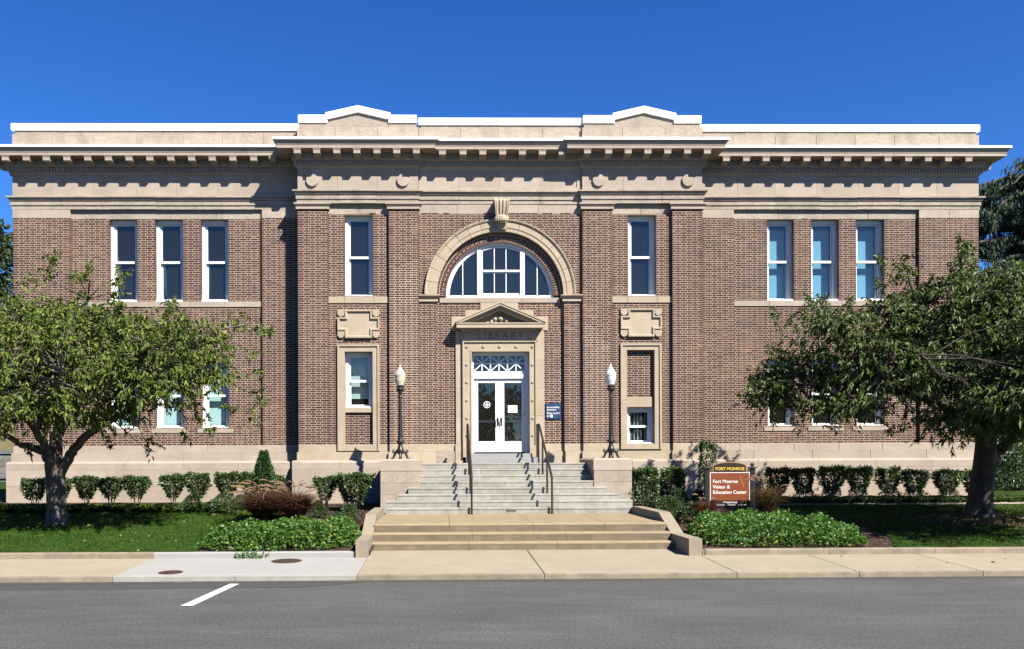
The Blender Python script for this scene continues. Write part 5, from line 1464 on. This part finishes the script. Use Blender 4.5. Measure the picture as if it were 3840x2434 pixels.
# ---- shrubs
def shrub(name, loc, w, h, label, group, mats, n=900, L=.055, form='vase', cat='shrub', dpt=None, stems=5, leafy=.25):
    """a clipped shrub: flat top, narrowing to bare stems"""
    t = thing(name, loc, label, cat, group)
    x0, y0, z0 = loc; dpt = dpt or w * .8
    n = int(n * 2.1); L *= 1.3
    if form == 'mound': n = int(n * 1.3); L *= .8
    u = NP.random(n) ** .62; a = NP.random(n) * 2 * np.pi; rr = np.sqrt(NP.random(n)) * .35 + .65
    hh = leafy + (1 - leafy) * u
    if form == 'vase': prof = .36 + .64 * np.clip((hh - leafy) / .5, 0, 1)
    elif form == 'cone': prof = np.clip(1.06 - hh, .10, 1) ** .8
    elif form == 'mound': prof = np.sqrt(np.clip(1.02 - hh ** 2, .02, 1))
    else: prof = np.ones(n)
    ph = NP.random(3) * 6.28
    prof = prof * (1 + .16 * np.sin(3 * a + ph[0] + 3 * hh) + .12 * np.sin(5 * a + ph[1] - 4 * hh) + .10 * np.sin(8 * hh + ph[2] + 2 * a))
    sq = 1 / np.maximum(np.abs(np.cos(a)), np.abs(np.sin(a))) ** .55
    jit = 1 + NP.normal(size=n) * .07
    P = np.stack([x0 + np.cos(a) * rr * prof * sq * w / 2 * jit, y0 + np.sin(a) * rr * prof * sq * dpt / 2 * jit, z0 + hh * h * (1 + NP.normal(size=n) * .025)], 1)
    if form in ('vase', 'box'):                            # the clipped top
        k = NP.random(n) < .22
        r2 = np.sqrt(NP.random(n))
        P[k, 0] = x0 + (np.cos(a) * r2 * sq * w / 2)[k]; P[k, 1] = y0 + (np.sin(a) * r2 * sq * dpt / 2)[k]; P[k, 2] = z0 + h * (.97 + NP.normal(size=k.sum()) * .03 + .04 * np.sin(4 * P[k, 0] * 3 + ph[0]))
    D = np.stack([np.cos(a), np.sin(a), .35 + 0 * a], 1) + NP.normal(size=(n, 3)) * .6
    leafmesh('foliage', P, D, L * (.7 + .6 * NP.random(n)), L * .62, mats, t)
    b = MB()
    for k in range(stems):
        aa = 2 * math.pi * k / stems + rnd.random(); r0 = w * .09
        p = Vector((x0 + r0 * math.cos(aa), y0 + r0 * math.sin(aa), z0 - .02)); q = Vector((x0 + w * .32 * math.cos(aa), y0 + dpt * .32 * math.sin(aa), z0 + h * rnd.uniform(.6, .9)))
        m = p.lerp(q, .5) + Vector((rnd.uniform(-.03, .03), rnd.uniform(-.03, .03), .06)); b.tube([p, p.lerp(m, .6), m, q], [.014, .012, .01, .004], 5)
    if stems: b.build('stems', 'bark', t)
    return t
SH = [LF['shrub_a'], LF['shrub_b'], LF['shrub_c']]
ords = ['first', 'second', 'third', 'fourth', 'fifth', 'sixth', 'seventh', 'eighth']
ysh = -1.35
def gp(px, y): x = X(px, y, 1820); return (x, y, gz(x, y))
def shrow(lst, fmt, grp):
    for i, (px, wpx, tpy, n) in enumerate(lst):
        loc = gp(px, ysh); s = (ysh + D0) / F_PX
        h = Z(tpy, ysh, px) - loc[2]
        shrub('clipped_shrub', loc, wpx * s * rnd.uniform(.78, .90), h * rnd.uniform(.95, 1.03), fmt(i), grp, SH, n, .06)
shrow([(130, 96, 1796, 1000), (235, 60, 1798, 500)], lambda i: ('wide clipped shrub behind the left cherry trunk near the building corner', 'clipped shrub half hidden behind the left cherry trunk, on its right side')[i], 'clipped shrubs along the left plinth')
shrow([(323, 88, 1794, 900), (417, 84, 1793, 850), (512, 92, 1789, 1000)], lambda i: ('clipped shrub along the left plinth, nearest right of the cherry trunk', 'middle one of the three clipped shrubs right of the left cherry trunk', 'bushy clipped shrub at the right end of the three beside the left cherry trunk')[i], 'clipped shrubs along the left plinth')
shrow([(648, 84, 1783, 850), (742, 88, 1783, 900), (852, 92, 1780, 950), (945, 84, 1780, 900), (1040, 60, 1786, 600)], lambda i: ('clipped shrub with bare legs, first of the group left of the conical evergreen', 'clipped shrub second of the group left of the conical evergreen', 'clipped shrub third of the group left of the conical evergreen', 'clipped shrub directly behind the conical evergreen on its left', 'small clipped shrub right of the conical evergreen, by the shaded corner')[i], 'clipped shrubs along the left plinth')
shrow([(2918, 96, 1757, 1000), (3013, 84, 1757, 900), (3118, 100, 1757, 1000), (3220, 96, 1758, 1000), (3333, 84, 1760, 900), (3430, 92, 1762, 950), (3550, 92, 1763, 950), (3645, 70, 1766, 700)], lambda i: 'clipped shrub along the right plinth, ' + ('just right of the visitor sign behind the plumed grass', 'second right of the visitor sign', 'third right of the visitor sign, touching its neighbours', 'fourth right of the visitor sign', 'fourth from the right cherry trunk', 'third from the right cherry trunk', 'nearest clear one left of the right cherry trunk', 'mostly hidden behind the right cherry trunk')[i], 'clipped shrubs along the right plinth')
# shrubs next to the pedestals
def one(name, px, y, bpy_, tpy, wpx, label, grp, mats, n, L, form, stems=5, leafy=.25, cat='shrub'):
    x = X(px, y, bpy_); loc = (x, y, gz(x, y)); s = (y + D0) / F_PX
    return shrub(name, loc, wpx * s, Z(tpy, y, px) - loc[2], label, grp, mats, n, L, form, cat, stems=stems, leafy=leafy)
HO = [LF['holly_a'], LF['holly_b'], LF['shrub_a']]
one('clipped_shrub', 1218, -2.6, 1880, 1793, 70, 'small clipped shrub on bare white stems left of the left pedestal', 'shrubs beside the pedestals', SH, 800, .055, 'vase', 6, .3)
one('clipped_shrub', 1328, -3.0, 1890, 1782, 108, 'larger leafy clipped shrub next to the left pedestal', 'shrubs beside the pedestals', SH + [LF['holly_b']], 1800, .06, 'vase', 5, .2)
one('clipped_shrub', 2418, -3.0, 1880, 1762, 84, 'clipped leafy shrub touching the right pedestal', 'shrubs beside the pedestals', SH + [LF['holly_b']], 1500, .06, 'box', 5, .15)
one('clipped_shrub', 2522, -2.6, 1850, 1762, 72, 'dark clipped shrub between the right pedestal and the visitor sign', 'shrubs beside the pedestals', SH, 1300, .06, 'box', 5, .12)
one('conical_evergreen', 990, -3.1, 1850, 1700, 112, 'glossy conical evergreen shrub pointing up in front of the left shaded corner', None, HO, 3200, .06, 'cone', 3, .02)
one('upright_shrub', 2655, -3.6, 1860, 1668, 54, 'tall narrow shrub with small leaves rising behind the left post of the visitor sign', None, [LF['shrub_a'], LF['shrub_b'], LF['dark_a']], 800, .05, 'box', 5, .2)
# low rounded mounds
MD = [LF['box_a'], LF['box_b'], LF['shrub_a']]
for px, y, tpy, wpx, lab in ((1195, -4.3, 1878, 56, 'low round mound shrub on the mulch below the small clipped shrub on white stems'), (1308, -4.9, 1893, 66, 'low round mound shrub on the mulch near the left cheek wall'), (1262, -5.6, 1925, 74, 'low mound shrub behind the bright groundcover left of the steps'), (722, -3.2, 1855, 70, 'low green mound under the bare-legged clipped shrubs at the left bed'), (835, -3.2, 1855, 95, 'low green mound just left of the conical evergreen'), (905, -3.6, 1858, 90, 'low green mound at the foot of the conical evergreen')):
    one('mound_shrub', px, y, 1900, tpy, wpx, lab, 'low mound shrubs in the left bed', MD, 700, .04, 'mound', 0, .0)
for px, y, tpy, wpx, lab in ((2505, -5.0, 1862, 110, 'low spreading mound shrub behind the right cheek wall'), (2600, -5.4, 1885, 120, 'wide low mound shrub left of the visitor sign, nearest the right cheek wall'), (2545, -3.9, 1836, 80, 'low rounded shrub below the dark clipped shrub left of the visitor sign'), (2622, -4.1, 1842, 70, 'low rounded shrub at the left post of the visitor sign')):
    one('mound_shrub', px, y, 1900, tpy, wpx, lab, 'low mound shrubs in the right bed', MD, 900, .04, 'mound', 0, .0)
for i, (px, wpx) in enumerate(((3020, 84), (3120, 76), (3218, 70), (3337, 80), (3433, 80), (3556, 74))):
    one('mound_shrub', px, -1.9, 1860, 1824, wpx, 'small round box shrub under the right clipped hedge, ' + ('second right of the sign', 'third right of the sign', 'fourth right of the sign', 'fourth from the cherry trunk', 'third from the cherry trunk', 'nearest left of the cherry trunk')[i], 'small round shrubs under the right hedge', MD, 420, .04, 'mound', 0, 0)
# strap-leaved border plants
def straps(name, pts, mats, L, wd, parent=None, base=None, per=26, kind=None, lean=.8, wts=None, dr=.5):
    pts = np.array(pts); n = len(pts)
    P = np.repeat(pts, per, 0) + NP.normal(size=(n * per, 3)) * np.array([.05, .05, .0])
    a = NP.random(n * per) * 2 * np.pi
    D = np.stack([np.cos(a) * lean, np.sin(a) * lean, .75 + .6 * NP.random(n * per)], 1) * 1.0
    return leafmesh(name, P, D, L * (.6 + .6 * NP.random(n * per)), wd, mats, parent, base, weights=wts, fold=.1, droop=dr, kind=kind)
LY = [LF['lily_a'], LF['lily_b'], LF['lily_c']]
pts = []
for k in range(560):
    x = rnd.uniform(-22, -4.3); y = -2.95 + rnd.uniform(-.15, .85); pts.append((x, y, gz(x, y)))
straps('liriope_border', pts, LY, .42, .018, kind='stuff')
pts = []
for k in range(620):                                    # curving round the lawn's end
    t = rnd.random(); yy = -3.0 - 5.2 * t; xe = -4.88 - 1.3 * max(0, (yy + 4.6) / 1.6) ** 2 + rnd.uniform(.0, .75) + .25 * max(0, -yy - 6.5) ** .5 * rnd.random()
    pts.append((xe, yy, gz(xe, yy)))
straps('liriope_border', pts, LY, .34, .018, kind='stuff', wts=[.4, .2, .4])
pts = []
for k in range(800):
    x = rnd.uniform(8.9, 24); y = rnd.uniform(-1.62, -.7); pts.append((x, y, gz(x, y)))
straps('liriope_border', pts, LY, .32, .018, kind='stuff', wts=[.4, .45, .15])
# bright leafy groundcover
def cover(name, outline, hgt, n, label, mats, wts, flowers=0):
    cx = sum(p[0] for p in outline) / len(outline); cy = sum(p[1] for p in outline) / len(outline)
    t = thing(name, (cx, cy, gz(cx, cy)), label, 'plant', 'bright leafy groundcover beside the steps')
    from mathutils.geometry import intersect_point_quad_2d
    def inside(x, y):
        c = False; j = len(outline) - 1
        for i in range(len(outline)):
            xi, yi = outline[i]; xj, yj = outline[j]
            if (yi > y) != (yj > y) and x < (xj - xi) * (y - yi) / (yj - yi) + xi: c = not c
            j = i
        return c
    def edge(x, y):
        d = 9
        for i in range(len(outline)):
            a, e = Vector(outline[i]), Vector(outline[(i + 1) % len(outline)]); p = Vector((x, y)); k = max(0, min(1, (p - a).dot(e - a) / (e - a).length_squared))
            d = min(d, (a + (e - a) * k - p).length)
        return d
    xs = [p[0] for p in outline]; ys_ = [p[1] for p in outline]; P = []; D = []
    while len(P) < n:
        x, y = rnd.uniform(min(xs), max(xs)), rnd.uniform(min(ys_), max(ys_))
        if not inside(x, y): continue
        e = edge(x, y); top = hgt * (1 - math.exp(-e / .16)) * (.78 + .22 * math.sin(x * 5.1 + y * 2.7) * math.sin(y * 6.3 - x * 2.2)) + .05
        v = rnd.random() ** .45
        P.append((x, y, gz(x, y) + top * v)); D.append((rnd.gauss(0, .7), rnd.gauss(-.25, .6), .35 + rnd.gauss(0, .35)))
    P, D = np.array(P), np.array(D)
    leafmesh('foliage', P, D, .075 * (.7 + .6 * NP.random(n)), .05, mats, t, weights=wts, droop=.15)
    if flowers:
        b = MB()
        for k in range(flowers):
            p = P[rnd.randrange(n)]; 
            b.lathe((p[0], p[1], p[2] + .02), [(0, 0), (.022, .004), (.026, .014), (0, .024)], 6)
        b.build('flowers', LF['lant_d'], t)
LA = [LF['lant_a'], LF['lant_b'], LF['lant_c'], LF['lant_d']]
cover('leafy_groundcover', [(-4.9, -9.0), (-4.7, -8.2), (-3.6, -7.4), (-2.6, -7.2), (-2.0, -6.9), (-1.8, -7.2), (-1.62, -8.0), (-1.7, -8.6), (-2.4, -9.15), (-3.2, -9.25), (-4.0, -9.25)], .5, 10000, 'bright green leafy groundcover mound left of the concrete steps', LA, [.42, .3, .24, .04], 14)
cover('leafy_groundcover', [(5.3, -8.2), (5.45, -7.6), (5.6, -6.9), (6.2, -6.4), (7.2, -6.3), (8.0, -6.6), (8.6, -7.4), (8.85, -8.3), (8.6, -9.1), (7.4, -9.2), (6.2, -9.15), (5.5, -8.9)], .5, 11000, 'bright green leafy groundcover mound in front of the visitor sign', LA, [.45, .33, .2, .02], 10)
pts = [( -3.75 + rnd.uniform(-.25, .25), -9.3 + rnd.uniform(-.1, .06), .30) for k in range(1)]
P = np.array([(-3.72 + rnd.gauss(0, .16), -9.36 - abs(rnd.gauss(0, .06)), .30 - rnd.random() * .16) for k in range(120)])
leafmesh('trailing_sprig', P, NP.normal(size=(120, 3)) + np.array([0, -1, -.3]), .06, .035, LA[:2], base=(-3.72, -9.36, .2)); tag(bpy.data.objects['trailing_sprig'], 'small sprig of groundcover trailing over the white edging kerb', 'plant')
# plumed fountain grasses
def plumed(name, px, y, bpx, h, spread, label, nb, npl, mats, wts, grp, plen=.2):
    x = X(px, y, bpx); z0 = gz(x, y); t = thing(name, (x, y, z0), label, 'ornamental grass', grp)
    q = MB(); bl = {k: MB() for k in range(1)}
    B = MB()
    for k in range(nb):
        a = rnd.random() * 2 * math.pi; r = math.sqrt(rnd.random()); hh = h * rnd.uniform(.6, 1.0); out = spread * (.25 + .75 * r)
        p = []
        for s in range(6):
            u = s / 5; rr = .12 * r + out * u ** 1.7; zz = hh * (1 - (1 - u) ** 1.6) - (hh * .42 * max(0, u - .55) ** 1.3 * 1.6 * r)
            p.append(Vector((x + math.cos(a) * rr, y + math.sin(a) * rr, z0 + zz)))
        w = rnd.uniform(.008, .015); sd = Vector((-math.sin(a), math.cos(a), 0)); m = rnd.choices(range(len(mats)), wts)[0]
        L_ = [pp + sd * w * (1 - .85 * i / 5) for i, pp in enumerate(p)]; R2 = [pp - sd * w * (1 - .85 * i / 5) for i, pp in enumerate(p)]
        for i in range(5): B.poly([L_[i], L_[i + 1], R2[i + 1], R2[i]], m)
    B.build('blades', mats, t)
    S = MB(); H = MB()
    for k in range(npl):
        a = rnd.gauss(math.pi * 1.0, 1.3); out = spread * rnd.uniform(.3, 1.05); hh = h * rnd.uniform(.95, 1.3)
        p = []
        for s in range(9):
            u = s / 8; p.append(Vector((x + math.cos(a) * out * u ** 1.8, y + math.sin(a) * out * u ** 1.8, z0 + hh * (1 - (1 - u) ** 1.8) - hh * .30 * max(0, u - .6) ** 1.2)))
        S.tube(p[:7], .003, 3, caps=False)
        H.tube(p[6:], [.013, .018, .007], 6)
        tip = p[-1]
    S.build('stalks', LF['reed_b'], t); H.build('seed_plumes', LF['plume'], t)
    return t
RD = [LF['reed_a'], LF['reed_b'], LF['reed_c'], LF['reed_d']]
plumed('fountain_grass', 985, -5.5, 1960, .92, .92, 'purple brown plumed fountain grass, left clump behind the bright groundcover', 1500, 24, RD, [.35, .25, .25, .15], 'plumed fountain grasses')
plumed('fountain_grass', 1108, -5.6, 1960, .92, .84, 'purple brown plumed fountain grass, right clump next to the mulch', 1500, 26, RD, [.35, .2, .35, .1], 'plumed fountain grasses')
plumed('fountain_grass', 1050, -4.2, 1930, .85, .62, 'olive brown plumed fountain grass, rear clump under the conical evergreen', 800, 20, RD, [.25, .35, .15, .25], 'plumed fountain grasses')
plumed('fountain_grass', 2880, -5.3, 1930, 1.0, .55, 'tall brown fountain grass covering the right post of the visitor sign', 620, 26, RD, [.25, .3, .1, .35], 'plumed fountain grasses')
plumed('red_grass', 2645, -5.5, 1940, .62, .42, 'dark red spiky grass at the left foot of the visitor sign', 380, 8, [LF['red'], LF['reed_c'], LF['reed_a']], [.45, .35, .2], None)
# lawn blades: uncountable
def blades(n, area, test, name):
    P = []
    while len(P) < n:
        x, y = rnd.uniform(area[0], area[1]), rnd.uniform(area[2], area[3])
        if test(x, y): P.append((x, y, gz(x, y) + .008))
    P = np.array(P); D = NP.normal(size=(n, 3)) * .45 + np.array([0, 0, 1.0])
    patch = np.sin(P[:, 0] * 1.3 + 1.7 * np.sin(P[:, 1] * .9)) + np.sin(P[:, 1] * 2.1 + P[:, 0] * .5)
    leafmesh(name, P, D, .06 + .03 * NP.random(n), .012, [M['grass1'], M['grass2'], M['grass3']], weights=[.5, .2, .3], droop=.2, fold=.05, kind='stuff')
blades(26000, (-14, -3.5, -9.15, -3.0), lawn_l, 'grass')
blades(22000, (8.4, 18, -9.15, -2.2), lawn_r, 'grass')
def leafpile(n, c, r):                                  # fallen leaves and bare earth round the right trunk
    P = np.array([(c[0] + rnd.gauss(0, r), c[1] + rnd.gauss(0, r * .6), 0) for _ in range(n)]); P[:, 2] = [gz(p[0], p[1]) + .03 for p in P]
    return P
P = leafpile(900, (rb[0], rb[1] - .7), 1.1)
leafmesh('fallen_leaves', P, NP.normal(size=(900, 3)) * np.array([1, 1, .15]), .09, .05, [mat('dry_leaf', (0.16, 0.085, 0.05), .9), mat('dry_leaf_pale', (0.22, 0.14, 0.085), .9)], kind='stuff')
q = MB(); q.poly([(rb[0] + 2.1 * math.cos(a), rb[1] - .5 + 1.0 * math.sin(a), gz(0, rb[1] - .5 + 1.0 * math.sin(a)) + .018) for a in np.linspace(0, 2 * math.pi, 33)[:-1]])
struct('bare_earth', q, 'mulch')

# ---------------------------------------------------------------- beyond the building
def conifer():
    x0, y0 = 35.5, 22.0; z0 = .85
    t = thing('cedar_tree', (x0, y0, z0), 'dark drooping cedar tree behind the right end of the building', 'tree')
    b = MB(); b.tube([(x0, y0, z0), (x0 + .1, y0, 8), (x0, y0, 14), (x0 - .3, y0, 19)], [.8, .65, .45, .1], 12); b.build('trunk', 'bark_dark', t, smooth=True)
    P, D = [], []
    boughs = [(z_, a_) for z_ in (13.7, 14.9, 16.0, 17.1, 18.0) for a_ in (2.3, 2.85, 3.2, 3.6, 4.2)] + [(12.2, 3.1), (12.0, 3.9), (9.9, 2.9), (9.4, 3.5), (7.2, 3.2), (5.2, 2.8)]
    for zz, a in boughs:
        zz += rnd.uniform(-.5, .5); a += rnd.uniform(-.2, .2); ln = (8.8 if zz < 14 else 8.8 - 1.0 * (zz - 14)) * rnd.uniform(.75, 1.0)
        path = [Vector((x0 + math.cos(a) * ln * u, y0 + math.sin(a) * ln * u * .8, zz + 1.0 * math.sin(u * 2.6) - .8 * u * u)) for u in [s / 8 for s in range(9)]]
        q = MB(); q.tube(path, [.20 * (1 - .85 * i / 8) for i in range(9)], 6); q.build('branch', 'bark_dark', t)
        for i in range(int(ln * (2.4 if zz > 13 else 1.7))):                  # hanging sprays, each a clump
            u = rnd.uniform(.22, 1.0); k0 = min(7, int(u * 8)); c = path[k0].lerp(path[k0 + 1], u * 8 - k0)
            hang = rnd.uniform(.25, 2.0) * (1.0 if zz < 13 else .5); sx_, sy_ = rnd.gauss(0, .3), rnd.gauss(0, .3)
            for j in range(int(46 + 46 * hang)):
                v = rnd.random(); w = .26 * (1 - .7 * v)
                P.append((c.x + sx_ + rnd.gauss(0, w), c.y + sy_ + rnd.gauss(0, w), c.z + .15 - hang * v + rnd.gauss(0, .06))); D.append((rnd.gauss(0, .45), rnd.gauss(0, .45), -.9))
    P, D = np.array(P), np.array(D)
    leafmesh('crown', P, D, .26, .07, [LF['cedar_a'], LF['cedar_b'], LF['cedar_c']], t, weights=[.5, .38, .12])
conifer()
def far_tree(name, c, ells, label, n, L, cat='tree', grp=None, mats=None, trunk=True):
    t = thing(name, c, label, cat, grp)
    if trunk: b = MB(); b.tube([c, (c[0] + .2, c[1], c[2] + 4), (c[0], c[1], ells[0][0][2])], [.4, .3, .12], 9); b.build('trunk', 'bark_dark', t)
    P, d = blobpts(n, ells, .6)
    P = P + NP.normal(size=P.shape) * .12
    leafmesh('crown' if trunk else 'foliage', P, d + NP.normal(size=(n, 3)) * .7, L, L * .5, mats or [LF['far_a'], LF['far_b']], t)
def EB(px, py, rx, ry, y, d): c = at(px, py, y); s = (y + D0) / F_PX; return (c, (rx * s, d, ry * s))
yb = 16.0
far_tree('background_tree', (at(-60, 1700, yb)[0], yb, .85), [EB(-60, 980, 130, 150, yb, 2), EB(-40, 1180, 120, 100, yb, 2), EB(-90, 1380, 150, 160, yb, 2), EB(0, 900, 42, 70, yb, 1), EB(-5, 1080, 40, 50, yb, 1)], 'olive background tree just past the left end of the building', 5500, .3)
far_tree('background_shrub', (at(3830, 1800, 6)[0], 6, .85), [EB(3800, 1790, 95, 100, 6, 1.3), EB(3880, 1740, 110, 140, 6, 1.4), EB(3790, 1700, 60, 60, 6, 1)], 'large dark glossy evergreen shrub behind the right cherry trunk', 6000, .12, 'shrub', None, [LF['shrub_b'], LF['holly_a'], LF['dark_a']], False)
far_tree('background_shrub', (at(3880, 1650, 9)[0], 9, .85), [EB(3880, 1640, 150, 90, 9, 1.5)], 'olive background bush above the dark evergreen shrub at the right edge', 3500, .14, 'shrub', None, [LF['far_a'], LF['far_b']], False)
# stone rampart with a grass bank, far left, and its iron railing
yw_ = 30.0
zt_ = Z(1700, yw_, 20)
fw = thing('fort_wall', (-24, yw_, .85), 'grey stone fort wall with a grass bank on top, far left behind the building', 'wall')
b = MB().box(-60, -14, yw_ + .02, yw_ + 2, 0, zt_ - .02); core = b.build('core', mat('fort_joint', (0.10, 0.10, 0.095), .95), fw)
m_f = mat('fort_stone', (0.17, 0.175, 0.165), .95, .25, 3, .6, 10, obj_rand=.2)
for r in range(6):
    x = -36 + (r % 2) * .6
    while x < -14.5:
        e = x + rnd.uniform(.9, 1.5); h = zt_ / 6
        MB().cbox(x + .012, e - .012, yw_ + rnd.uniform(-.02, .01), yw_ + .3, r * h + .012, (r + 1) * h - .012, .02).build('stone_block', m_f, core); x = e
b = MB().box(-60, -14, yw_ - .12, yw_ + .5, zt_, zt_ + .25); b.build('coping', m_f, fw)
b = MB(); b.poly([(-60, yw_ + .5, zt_ + .2), (-10, yw_ + .5, zt_ + .2), (-10, yw_ + 14, zt_ + 4.2), (-60, yw_ + 14, zt_ + 4.2)]); struct('grass_bank', b, mat('dry_grass_bank', (0.13, 0.115, 0.045), .95, .3, 2, .8, 20))
yr = 4.0
rl = thing('iron_railing', (-15.5, yr, .85), 'black iron railing at the far left end of the building', 'railing')
zr_ = Z(1798, yr, 20)
q = MB(); q.tube([(-22, yr, zr_), (xL - .1, yr, zr_)], .03, 6); q.build('top_rail', 'black', rl)
q = MB(); q.tube([(-22, yr, zr_ - .35), (xL - .1, yr, zr_ - .35)], .02, 6); q.build('lower_rail', 'black', rl)
x = -21.5
while x < xL - .1:
    q = MB(); q.box(x - .02, x + .02, yr - .02, yr + .02, .8, zr_); q.build('post', 'black', rl); x += .9

P, d = blobpts(26000, [((x, -86 + rnd.uniform(-4, 4), rnd.uniform(4, 7)), (rnd.uniform(5, 8), 4, rnd.uniform(6, 9))) for x in range(-78, 80, 8)], .7)
leafmesh('far_wood', P, d, 1.1, .8, [LF['far_a'], LF['far_b']], kind='stuff')

# litter: a few fallen leaves on lawn and pavement, bark chips on the open mulch
P = np.array([(rnd.uniform(-12, -5.2), rnd.uniform(-9.3, -3.5), 0) for _ in range(70)] + [(rnd.uniform(6, 13), rnd.uniform(-11.2, -9.5), 0) for _ in range(14)] + [(rnd.gauss(-9, 1.3), rnd.gauss(-5.6, .8), 0) for _ in range(70)])
P[:, 2] = [(walk_z(p[1]) + .006) if p[1] < -9.36 else gz(p[0], p[1]) + .05 for p in P]
leafmesh('fallen_leaves', P, NP.normal(size=(len(P), 3)) * np.array([1, 1, .12]), .075, .04, [mat('dry_leaf_tan', (0.24, 0.16, 0.08), .9), mat('dry_leaf_brown', (0.14, 0.075, 0.04), .9), LF['cherry_c']], kind='stuff')
P = np.array([(rnd.uniform(-4.3, -1.5), rnd.uniform(-7.0, -1.2), 0) for _ in range(5200)] + [(rnd.uniform(5.3, 9.6), rnd.uniform(-9.0, -1.2), 0) for _ in range(5200)])
P[:, 2] = [gz(p[0], p[1]) + .004 for p in P]
leafmesh('bark_chips', P, NP.normal(size=(len(P), 3)) * np.array([1, 1, .25]), .07, .028, [mat('bark_chip_brown', (0.075, 0.042, 0.028), .95), mat('bark_chip_dark', (0.035, 0.021, 0.015), .95), mat('bark_chip_pale', (0.13, 0.08, 0.052), .95)], weights=[.45, .4, .15], kind='stuff')
